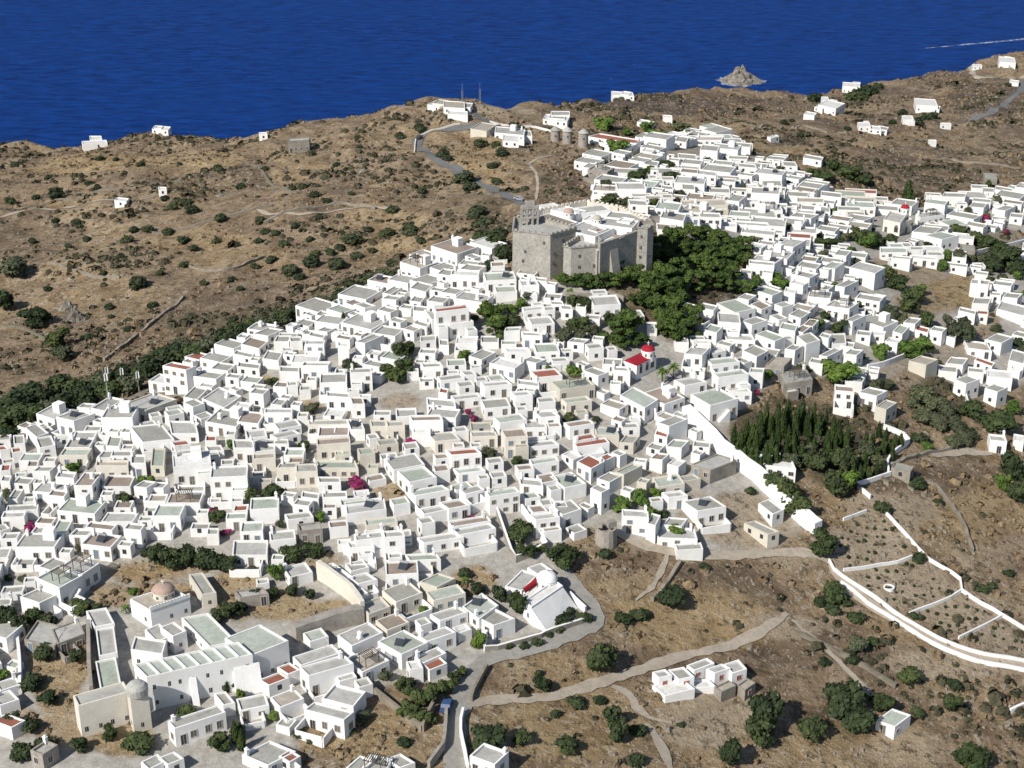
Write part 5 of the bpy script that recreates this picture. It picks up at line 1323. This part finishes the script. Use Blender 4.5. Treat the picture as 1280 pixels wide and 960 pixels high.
wall(pts("843 373 853 364 863 356"), 1.6, .5, 'w', 'short white wall rising through the pine wood')
wall(pts("1195 470 1204 490 1211 512 1222 527"), 1.6, .5, 'w', 'white wall stepping down beside the scrubby gully')
wall(pts("707 375 735 376 770 376 780 380"), 2.2, .8, 's', 'grey stone terrace wall below the fortress pines')
wall(pts("430 692 450 700 470 712"), 2, .5, 'w', 'white lane wall in the lower town')
DS = 'dry stone field walls on the brown hill'
for k, (s_, l_) in enumerate([("4 409 40 417 67 436 95 446", 'dry stone wall below the grey rock outcrop'), ("0 262 60 255 110 246 170 236", 'long dry stone wall under the golden field'), ("190 292 240 285 300 268 340 258", 'dry stone wall crossing the middle of the hill'), ("330 280 380 262 430 255 470 262", 'dry stone wall above the bushy slope'), ("130 452 160 430 190 405 230 372", 'dry stone wall climbing the rocky slope'), ("60 330 110 345 150 348", 'short dry stone wall among the hill bushes'), ("230 330 280 338 330 322", 'dry stone wall over the lower rocky slope'), ("300 205 340 232 372 242", 'dry stone wall near the grey stone farmhouse'), ("990 790 1030 808 1080 835 1120 860", 'tumbled dry stone wall in the dry lower fields'), ("1140 600 1170 610 1200 650 1215 690", 'dry stone wall in the brown upper field'), ("850 705 830 735 815 752", 'low dry stone wall on the round brown slope'), ("1100 590 1150 570 1190 562", 'low stone wall along the gully path'), ("950 160 1000 158 1060 168", 'far dry stone wall on the dark heath'), ("1190 200 1230 205 1275 212", 'far dry stone wall on the terraced slope')]):
    wall(pts(s_), .9, .8, 'drystone', l_, group=DS, rough=.35, step=1.6)
# ------------------------------------------------------------------ islet and shore rocks
def rock(name, px, py, wpx, hpx, label, seed, cat='rock', z0=0.0, deep=1.0):
    x, y = on_plane(px, py, z0); s = ppm((x, y, z0)); w, h = wpx / s, hpx / s; bm = bmesh.new(); bmesh.ops.create_icosphere(bm, subdivisions=5, radius=1); sd = Vector((seed * 7.3, seed * 3.1, 0))
    for v in bm.verts:
        p = v.co.copy(); nn = mnoise.fractal(p * 1.4 + sd, .9, 2.2, 5); k = 1 + .38 * nn; ang = math.atan2(p.y, p.x)
        zz = max(p.z, -.3); prof = (1 - .55 * max(0, zz)) ; v.co = Vector((x + p.x * w / 2 * k * prof * 1.1, y + p.y * w * .42 * k * prof * 1.1, z0 + (zz if zz < 0 else zz ** 1.25 * (1 + .55 * mnoise.fractal(p * 2.6 + sd, .8, 2, 4))) * h * 1.05 - .6))
    me = bpy.data.meshes.new(name); bm.to_mesh(me); bm.free(); me.materials.append(M['cliff']); return tag(link(name, me), label, cat)
def cliff_mat():
    m, nt, b = mat('sea_cliff_rock'); g = N(nt, 'ShaderNodeNewGeometry'); n1 = N(nt, 'ShaderNodeTexNoise', Scale=.35, Detail=6.0, Roughness=.7); nt.links.new(g.outputs['Position'], n1.inputs['Vector'])
    c = ramp(nt, n1.outputs[0], [(.35, (.075, .066, .055)), (.5, (.19, .17, .14)), (.68, (.32, .29, .245))]); sx = N(nt, 'ShaderNodeSeparateXYZ'); nt.links.new(g.outputs['Position'], sx.inputs[0])
    nt.links.new(c, b.inputs['Base Color']); b.inputs['Roughness'].default_value = .95; bp = N(nt, 'ShaderNodeBump', Strength=1., Distance=1.0); nt.links.new(n1.outputs[0], bp.inputs['Height']); nt.links.new(bp.outputs[0], b.inputs['Normal']); return m
M['cliff'] = cliff_mat()
rock('islet', 925, 102, 50, 15, 'steep grey rocky islet standing alone in the blue sea', 3, 'islet')
rock('sea_rock', 1243, 75, 20, 5, 'low brown rock in the sea off the far point', 8)
rock('headland_rock', 1276, 80, 34, 11, 'bulky brown crag at the far point beside white houses', 5, 'crag')
for k, (px, py, w, h, l_) in enumerate([(95, 400, 30, 20, 'pale grey rock outcrop on the left slope'), (85, 385, 24, 16, 'upper grey boulder of the rock outcrop'), (455, 215, 14, 8, 'grey rock rib near the golden bushes'), (450, 200, 12, 8, 'small grey rock rib high on the slope'), (508, 238, 10, 6, 'pale rock on the roadside slope'), (280, 245, 26, 6, 'broad pale rock patch on the hill')]):
    g = ground(px, py); rock('outcrop', *proj(g.x, g.y, g.z), w, h * .7, l_.replace('left slope', 'brown hillside'), 20 + k, 'rock', g.z)
# wake of a boat
fm, nt, b = mat('sea_foam'); g_ = N(nt, 'ShaderNodeNewGeometry'); n1 = N(nt, 'ShaderNodeTexNoise', Scale=.12, Detail=5.0, Roughness=.7); nt.links.new(g_.outputs['Position'], n1.inputs['Vector'])
b.inputs['Base Color'].default_value = (.75, .78, .8, 1); nt.links.new(ramp(nt, n1.outputs[0], [(.42, (0, 0, 0)), (.62, (.6,) * 3)]), b.inputs['Alpha']); M['foam'] = fm
L = [Vector((*on_plane(px, py, 0), 0)) for px, py in pts("1300 47 1270 50 1240 53 1205 56 1175 59 1150 61")]; v = []; f = []
L = smooth_line(L, 10)
for i, p in enumerate(L):
    t = i / (len(L) - 1); w = 3.2 * (1 - t) ** .7 + .5
    v += [(p.x, p.y - w, .3), (p.x, p.y + w, .3)]
    if i: f.append((2 * i - 2, 2 * i, 2 * i + 1, 2 * i - 1))
me = bpy.data.meshes.new('wake_foam'); me.from_pydata(v, [], f); me.materials.append(fm); tag(link('wake_foam', me), kind='stuff')
x_, y_ = on_plane(925, 102, 0); v = []; f = []
for i in range(48):
    t = i / 48 * 2 * math.pi; k0 = 1 + .10 * math.sin(3 * t + 1) + .06 * math.sin(7 * t)
    v += [(x_ + 15 * k0 * math.cos(t), y_ + 13 * k0 * math.sin(t), .35), (x_ + 23 * k0 * math.cos(t), y_ + 21 * k0 * math.sin(t), .35)]; j = (i + 1) % 48; f.append((2 * i, 2 * i + 1, 2 * j + 1, 2 * j))
me = bpy.data.meshes.new('surf_foam'); me.from_pydata(v, [], f); me.materials.append(fm); tag(link('surf_foam', me), kind='stuff')
# round white basin in the orchard
g = ground(1111, 735); r = tag(empty('basin', g), 'small round white basin ring in the middle of the orchard', 'basin'); b = MB(); b.lathe(g, [(1.25, -.5), (1.25, .35), (.85, .35), (.85, .1)], 20); b.build('rim', M['w'], r); b = MB(); b.lathe((g.x, g.y, g.z + .1), [(.87, 0), (.05, .02)], 20); b.build('water', M['pane'], r)
# vehicles and people far away
def car(px, py, ang, body, label):
    g = ground(px, py, .3); r = tag(empty('parked_car', (g.x, g.y, g.z + .25)), label, 'car'); e = Vector((math.cos(ang), math.sin(ang))); nn = Vector((-e.y, e.x)); z = r.location.z
    b = MB(); prof = [(-2.1, .35), (-2.1, .85), (-1.2, .95), (-.7, 1.42), (.9, 1.42), (1.5, .95), (2.1, .8), (2.1, .35)]; k = len(prof)
    pr = [[(g.x + e.x * x + nn.x * s, g.y + e.y * x + nn.y * s, z + h) for x, h in prof] for s in (-.85, .85)]
    b.face(pr[0]); b.face(pr[1][::-1])
    for i in range(k): j = (i + 1) % k; b.face([pr[0][j], pr[0][i], pr[1][i], pr[1][j]])
    b.build('body', body, r)
    for x in (-1.3, 1.3):
        for s in (-.8, .8):
            b = MB(); c = Vector((g.x, g.y)) + e * x + nn * s; ring = [(c.x + e.x * .33 * math.cos(t), c.y + e.y * .33 * math.cos(t), z + .33 + .33 * math.sin(t)) for t in [i * math.pi / 6 for i in range(12)]]; o = nn * (.12 if s > 0 else -.12)
            b.face(ring); b.face([(p[0] + o.x, p[1] + o.y, p[2]) for p in ring]); 
            for i in range(12): j = (i + 1) % 12; b.face([ring[i], ring[j], (ring[j][0] + o.x, ring[j][1] + o.y, ring[j][2]), (ring[i][0] + o.x, ring[i][1] + o.y, ring[i][2])])
            b.build('wheel', M['pane'], r)
    b = MB()
    for s in (-.87, .87): b.face([(g.x + e.x * x + nn.x * s, g.y + e.y * x + nn.y * s, z + h) for x, h in ((-1.05, 1.0), (-.65, 1.35), (.85, 1.35), (1.3, 1.0))])
    b.build('side_glass', M['pane'], r)
car(524, 173, 1.2, M['pane'], 'dark car driving round the tarmac bend')
car(649, 250, 2.4, M['metal'], 'grey car parked at the end of the tarmac road')
car(558, 885, 1.4, flat('blue_paint', (.05, .09, .2), .4), 'blue car parked beside the leafy garden wall')
# ------------------------------------------------------------------ vegetation: crowns of many small leaf faces on uneven clumps
def crown_mesh(name, m, clumps, nleaf, size, core=.74, flatten=0.0, seed=1):
    """clumps: (x, y, z, rx, rz)"""
    r = np.random.default_rng(seed); V = []; Fc = []
    tot = sum(c[3] ** 2 for c in clumps)
    for cx, cy, cz, rx, rz in clumps:
        k = int(nleaf * rx * rx / tot)
        d = r.normal(size=(k, 3)); d /= np.linalg.norm(d, axis=1)[:, None]; rad = r.uniform(.72, 1.10, k)[:, None]
        p = d * rad * np.array([rx, rx, rz]) + np.array([cx, cy, cz])
        nn = d + r.normal(size=(k, 3)) * .55 + np.array([0, 0, .35]); nn /= np.linalg.norm(nn, axis=1)[:, None]
        t = np.cross(nn, r.normal(size=(k, 3))); t /= np.linalg.norm(t, axis=1)[:, None] + 1e-9; bt = np.cross(nn, t)
        s = (size * r.uniform(.6, 1.35, k))[:, None]; b0 = len(V) * 1
        q = np.stack([p - t * s - bt * s * .6, p + t * s - bt * s * .7, p + t * s * .7 + bt * s * .7, p - t * s * .8 + bt * s * .6], 1)
        base = sum(len(a) for a in V); V.append(q.reshape(-1, 3)); Fc.append(base + np.arange(4 * k).reshape(-1, 4))
    V = np.concatenate(V); Fc = np.concatenate(Fc).tolist(); vv = V.tolist()
    for cx, cy, cz, rx, rz in clumps:
        bm = bmesh.new(); bmesh.ops.create_icosphere(bm, subdivisions=2, radius=1); k = len(vv)
        for v in bm.verts:
            f = core * (1 + .22 * mnoise.noise(v.co * 2.3 + Vector((cx * 3, cy * 3, seed)))); vv.append((cx + v.co.x * rx * f, cy + v.co.y * rx * f, cz + v.co.z * rz * f))
        bm.verts.index_update(); Fc += [[k + v.index for v in f.verts] for f in bm.faces]; bm.free()
    me = bpy.data.meshes.new(name); me.from_pydata(vv, [], Fc); me.materials.append(m); me.update(); return me
def trunk_mesh(name, h, r0, limbs, seed):
    rr = random.Random(seed); b = MB()
    def seg(p, q, r0, r1, n=7):
        ax = (q - p).normalized(); u = ax.orthogonal().normalized(); w = ax.cross(u); k = len(b.v)
        for c, r in ((p, r0), (q, r1)):
            for i in range(n): a = 2 * math.pi * i / n; b.v.append(tuple(c + u * r * math.cos(a) + w * r * math.sin(a)))
        for i in range(n): j = (i + 1) % n; b.f.append([k + i, k + j, k + n + j, k + n + i]); b.m.append(0)
    top = Vector((rr.uniform(-.05, .05), rr.uniform(-.05, .05), h)); seg(Vector((0, 0, -.25)), top, r0, r0 * .65)
    for i in range(limbs):
        a = 2 * math.pi * i / limbs + rr.uniform(-.3, .3); e = top + Vector((.28 * math.cos(a), .28 * math.sin(a), .25 + rr.uniform(0, .12))); seg(top - Vector((0, 0, .05 * i % .1)), e, r0 * .55, r0 * .2)
    return b.mesh(name, M['bark'])
def clumps(kind, rr):
    out = []
    if kind in ('broad', 'dark', 'olive', 'light', 'bou'):
        n_ = 11
        for i in range(n_):
            a = rr.uniform(0, 6.28); d = rr.uniform(.08, .34) if i else 0; z = rr.uniform(.36, .80); out.append((d * math.cos(a), d * math.sin(a), z, rr.uniform(.15, .26), rr.uniform(.13, .22)))
        out.append((0, 0, .55, .30, .30))
    elif kind == 'pine':
        for i in range(13):
            a = rr.uniform(0, 6.28); z = rr.choice([.45, .6, .74, .88]) + rr.uniform(-.05, .05); d = rr.uniform(.05, .42 * (1.15 - .75 * abs(z - .55))); out.append((d * math.cos(a), d * math.sin(a), z, rr.uniform(.15, .24), rr.uniform(.08, .13)))
    elif kind == 'cyp':
        for i in range(9):
            t = i / 8; out.append((rr.uniform(-.02, .02), rr.uniform(-.02, .02), .10 + .84 * t, (.5 * (1 - t) ** .6 * (.55 + .45 * min(1, t * 4 + .3)) + .06) * rr.uniform(.85, 1.1), .11))
    else:
        for i in range(6):
            a = rr.uniform(0, 6.28); d = rr.uniform(.1, .30); out.append((d * math.cos(a), d * math.sin(a), rr.uniform(.22, .55), rr.uniform(.18, .28), rr.uniform(.2, .32)))
        out.append((0, 0, .40, .30, .38))
    return out
PROTO = {}
for kind, mk, nv, nl, sz in (('broad', 'l_broad', 4, 900, .055), ('dark', 'l_dark', 3, 900, .055), ('olive', 'l_olive', 3, 900, .05), ('light', 'l_light', 3, 800, .055), ('pine', 'l_pine', 4, 1100, .05), ('cyp', 'l_cyp', 3, 700, .07), ('bush', 'l_bush', 4, 420, .075), ('dbush', 'l_dark', 3, 420, .075), ('bou', 'l_bou', 2, 420, .07)):
    PROTO[kind] = []
    for i in range(nv):
        rr = random.Random(hash_ := (len(kind) * 131 + ord(kind[0]) * 17 + ord(kind[1]) * 5 + i)); cm = crown_mesh(kind + '_crown', M[mk], clumps(kind if kind not in ('dbush',) else 'bush', rr), nl, sz, seed=hash_)
        PROTO[kind].append((cm, trunk_mesh(kind + '_trunk', .42 if kind != 'cyp' else .3, .035 if kind != 'cyp' else .07, 5 if kind != 'cyp' else 0, hash_)))
def palm_mesh():
    b = MB(); rr = random.Random(3)
    for i in range(26):
        a = 2 * math.pi * i / 26 * 2.618; el = rr.uniform(-.5, 1.1); d = Vector((math.cos(a), math.sin(a), 0)); s = Vector((-d.y, d.x, 0)); p0 = Vector((0, 0, .74)); L_ = .42; pr = None
        for k in range(5):
            t = k / 4; p = p0 + d * L_ * t * math.cos(el * (1 - t * .3)) + Vector((0, 0, L_ * (math.sin(el) * t - .55 * t * t))); w = .05 * math.sin(math.pi * min(1, .15 + t * .85)) + .008
            c = (p - s * w - Vector((0, 0, w * .4)), p, p + s * w - Vector((0, 0, w * .4)))
            if pr: b.face([pr[0], c[0], c[1], pr[1]]); b.face([pr[1], c[1], c[2], pr[2]])
            pr = c
    t = MB(); t.lathe((0, 0, 0), [(.045, -.2), (.035, .3), (.035, .72), (.06, .76)], 10); return b.mesh('palm_crown', M['l_light']), t.mesh('palm_trunk', M['bark'])
PROTO['palm'] = [palm_mesh()]
KIND = {'p': ('pine', 'pine_tree', 'dark green pine', 'pine', 'pines and garden trees by the fortress'), 'c': ('cyp', 'cypress_tree', 'slim dark cypress', 'cypress', 'cypresses of the walled garden'), 'b': ('broad', 'tree', 'round green tree', 'tree', 'broad leaved trees among the houses'), 'd': ('dark', 'tree', 'dark dense tree', 'tree', 'broad leaved trees among the houses'),
        'o': ('olive', 'olive_tree', 'grey green olive tree', 'olive tree', 'olive trees of the town edge'), 'l': ('light', 'tree', 'fresh green tree', 'tree', 'broad leaved trees among the houses'), 's': ('bush', 'shrub', 'rounded green shrub', 'shrub', 'shrubs on the dry slopes'), 'k': ('dbush', 'shrub', 'dark low shrub', 'shrub', 'shrubs on the dry slopes'), 'm': ('palm', 'palm_tree', 'small palm with spreading fronds', 'palm', 'palms in the courts'), 'u': ('bou', 'blossom_bush', 'magenta flowering bush', 'bush', 'flowering bushes in the courts')}
def tree(k, px, py, wpx, hpx, at=None):
    """px, py: middle of the crown in the photograph"""
    proto, name, look, cat, grp = KIND[k]; rr = random.Random(int(px * 53 + py * 7)); g = ground(px, py + hpx * .42) if at is None else at; s = ppm(g); w = wpx / s * 1.12; h = hpx / s / .93 * 1.06
    if k in 'bdolp': h = max(h, w * .62)
    cm, tm = PROTO[proto][rr.randrange(len(PROTO[proto]))]; rz = rr.uniform(0, 6.28)
    if k in 'sku':
        o = link(name, cm); o.location = (g.x, g.y, g.z - .12 * h); o.scale = (w, w, h * 1.05); o.rotation_euler.z = rz
    else:
        o = empty(name, (g.x, g.y, g.z)); h *= rr.uniform(.8, 1.15) if k == 'c' else 1; w *= rr.uniform(.85, 1.3) if k == 'c' else 1; o.rotation_euler.x = rr.gauss(0, .03); o.rotation_euler.y = rr.gauss(0, .03); c = link('crown', cm, o); c.scale = (w, w, h); t = link('trunk', tm, o); t.scale = (w, w, h); c.rotation_euler.z = rz; c.location.z = -.14 * h if k in 'bdolp' else 0
    sz = 'large ' if wpx > 34 else 'small ' if wpx < 17 and k not in 'cm' else ''
    want_label(o, sz + look, g.x, g.y, cat, grp, 'tree'); TREES.append((g.x, g.y, w * .45)); return o
TREES = []
for blk in TREE_DATA.strip().split('\n'):
    k, rest = blk.split(' ', 1)
    for ti, t in enumerate(rest.split(';')):
        f = [float(x) for x in t.split()]
        if len(f) == 3: f.append(f[2] * (.62 if k in 'sku' else .8))
        tree('ddbo'[ti % 4] if k == 'd' and f[0] < 520 and 330 < f[1] < 550 else k, *f)
yk = random.Random(4)
for x, y, r_ in YARD:
    g = Vector((x, y, gz(x, y))); p = proj(*g); s_ = ppm(g); w_ = r_ * 2.1 * s_; tree(yk.choice('kkolosssub' if r_ < 1.3 else 'bboll') if len(TREES) < 640 else yk.choice('kooosll'), p[0], p[1], w_, w_ * .9, g)
# young trees in rows in the orchard plots
SAP = PROTO['dbush']; ns = 0
for poly, st in ((pts("1062 715 1140 700 1195 735 1135 765 1100 752"), 2.9), (pts("1055 655 1105 648 1135 690 1060 708 1045 690"), 2.9), (pts("1145 770 1200 745 1245 770 1200 795"), 2.9), (pts("1205 800 1255 778 1285 800 1285 815"), 3.0)):
    W_ = [ground(*p).to_2d() for p in poly]; x0, x1 = min(p.x for p in W_), max(p.x for p in W_); y0, y1 = min(p.y for p in W_), max(p.y for p in W_); pl = [(p.x, p.y) for p in W_]; y = y0
    while y < y1:
        x = x0
        while x < x1:
            X, Y = x + random.uniform(-.5, .5) + .2 * (y - y0), y + random.uniform(-.4, .4)
            if inpoly(X, Y, pl) and random.random() < .88:
                o = link('sapling', SAP[ns % 3][0]); w = random.uniform(.65, 1.15); o.location = (X, Y, gz(X, Y) - .1); o.scale = (w, w, w * 1.1); o.rotation_euler.z = random.uniform(0, 6); tag(o, 'small dark young tree planted in rows in the walled orchard', 'sapling', 'young trees in rows in the orchard'); ns += 1
            x += st * .72
        y += st
print( 'houses', len(recs), 'trees', len(TREES), 'saplings', ns)
tag(SMALL.build('small_houses', [M[k] for k in ('w', 'c', 's', 'rg', 'rG', 'rb', 'rr', 'rp', 'rw', 'pane')]), kind='stuff')
# ------------------------------------------------------------------ ground cover: brush and loose stones
def scatter(name, m, n_, dens, size, shape, seed):
    r = np.random.default_rng(seed); pr = (dens * (YY ** 1.15)).ravel(); pr = pr / pr.sum(); pick = r.choice(pr.size, n_, p=pr); jx = r.uniform(-1, 1, n_); jy = r.uniform(-1, 1, n_); V = []; Fc = []; k = 0
    for a, u, w in zip(pick, jx, jy):
        j, i = divmod(int(a), NU); y = yg[j] * (1 + w * .0018); x = (ug[i] + u * .0011) * y; z = gz(x, y); s = size * float(np.clip(r.lognormal(-.1, .45), .4, 3.2)) * (1 + max(0, y - 500) / 1400)
        if shape == 'rock':
            ring = [(x + s * math.cos(t) * r.uniform(.6, 1.1), y + s * math.sin(t) * r.uniform(.6, 1.1), z - .1) for t in (0, 1.25, 2.5, 3.77, 5.0)]; top = [(x + (p[0] - x) * .55, y + (p[1] - y) * .55, z + s * r.uniform(.35, .8)) for p in ring]
            V += ring + top; Fc += [[k + q, k + (q + 1) % 5, k + 5 + (q + 1) % 5, k + 5 + q] for q in range(5)] + [[k + 5, k + 6, k + 7, k + 8, k + 9]]; k += 10
        else:
            for _ in range(9):
                d = r.normal(size=3); d /= np.linalg.norm(d); d[2] = abs(d[2]); c = np.array([x, y, z]) + d * s * np.array([.8, .8, .55]); t = np.cross(d, r.normal(size=3)); t /= np.linalg.norm(t) + 1e-9; bt = np.cross(d, t); l = s * r.uniform(.3, .55)
                V += [tuple(c - t * l - bt * l), tuple(c + t * l - bt * l), tuple(c + t * l + bt * l), tuple(c - t * l + bt * l)]; Fc.append([k, k + 1, k + 2, k + 3]); k += 4
    me = bpy.data.meshes.new(name); me.from_pydata(V, [], Fc); me.materials.append(m); tag(link(name, me), kind='stuff')
view = ((PXg > -40) & (PXg < 1320) & (PYg < 1000) & (PYg > 55) & (ZG > 20)).astype(float)
roadm = np.ones_like(XX)
for x, y, w in OCC[::2]:
    j = int(math.log(y / 170) / math.log(1500 / 170.0) * (NV - 1)); i = int((x / y - ug[0]) / (ug[1] - ug[0])); 
    if 2 <= j < NV - 3 and 2 <= i < NU - 3: roadm[j - 2:j + 3, i - 2:i + 3] = 0
lots = np.clip(1.3 * np.maximum(gold, veg) - .2, 0, 1); wild = view * np.maximum(1 - np.clip(blur(town, 4) * 1.3, 0, 1), lots * town * .8) * roadm
patch = np.clip(.5 + .8 * np.sin(XX * .045 + 2 * np.sin(YY * .03)) * np.sin(YY * .05 + 1.5 * np.sin(XX * .02)), .02, 1)
patch2 = np.clip(.4 + .9 * np.sin(XX * .03 + 3 * np.sin(YY * .022 + 1)) * np.sin(YY * .037 + 2 * np.sin(XX * .027)), .02, 1)
scatter('dry_brush', M['dry'], 11000, wild * (1 - soil) * patch ** 1.7, .62, 'bush', 1)
scatter('low_scrub', M['scrub'], 8000, wild * (1 - .85 * gold) * (1 - soil) * np.clip(1.6 * patch2 ** 2.2 + veg, 0, 1.7) + veg * view * .8 * (1 - town * .7), .85, 'bush', 2)
scatter('loose_stones', M['drystone'], 15000, wild * (1 - .8 * gold) * (.25 + patch2 * patch), .42, 'rock', 3)
give_labels()
# ------------------------------------------------------------------ daylight
SUN_EL, SUN_AZ = 40.0, 43.0        # degrees; the sun stands behind the camera's left shoulder
w = bpy.data.worlds.new('World'); sc.world = w; w.use_nodes = True; nt = w.node_tree; bg = nt.nodes['Background']
sky = nt.nodes.new('ShaderNodeTexSky'); sky.sky_type = 'NISHITA'; sky.sun_disc = False; sky.sun_elevation = R(SUN_EL); sky.sun_rotation = R(180 + SUN_AZ); sky.altitude = 300; sky.air_density = 1.0; sky.dust_density = .6
nt.links.new(sky.outputs[0], bg.inputs[0]); bg.inputs[1].default_value = .07
sl = bpy.data.lights.new('sun', 'SUN'); sl.energy = 4.2; sl.angle = R(.53); sl.color = (1, .955, .88); so = bpy.data.objects.new('sun', sl); COL.objects.link(so)
d = Vector((-math.sin(R(SUN_AZ)) * math.cos(R(SUN_EL)), -math.cos(R(SUN_AZ)) * math.cos(R(SUN_EL)), math.sin(R(SUN_EL)))); so.rotation_euler = d.to_track_quat('Z', 'Y').to_euler()
sc.view_settings.view_transform = 'Standard'; sc.view_settings.look = 'None'; sc.view_settings.exposure = 0.42; sc.view_settings.gamma = 1; sc.view_settings.use_curve_mapping = False
sc.cycles.max_bounces = 5; sc.cycles.diffuse_bounces = 3; sc.cycles.glossy_bounces = 2; sc.cycles.transparent_max_bounces = 6; sc.cycles.use_denoising = True
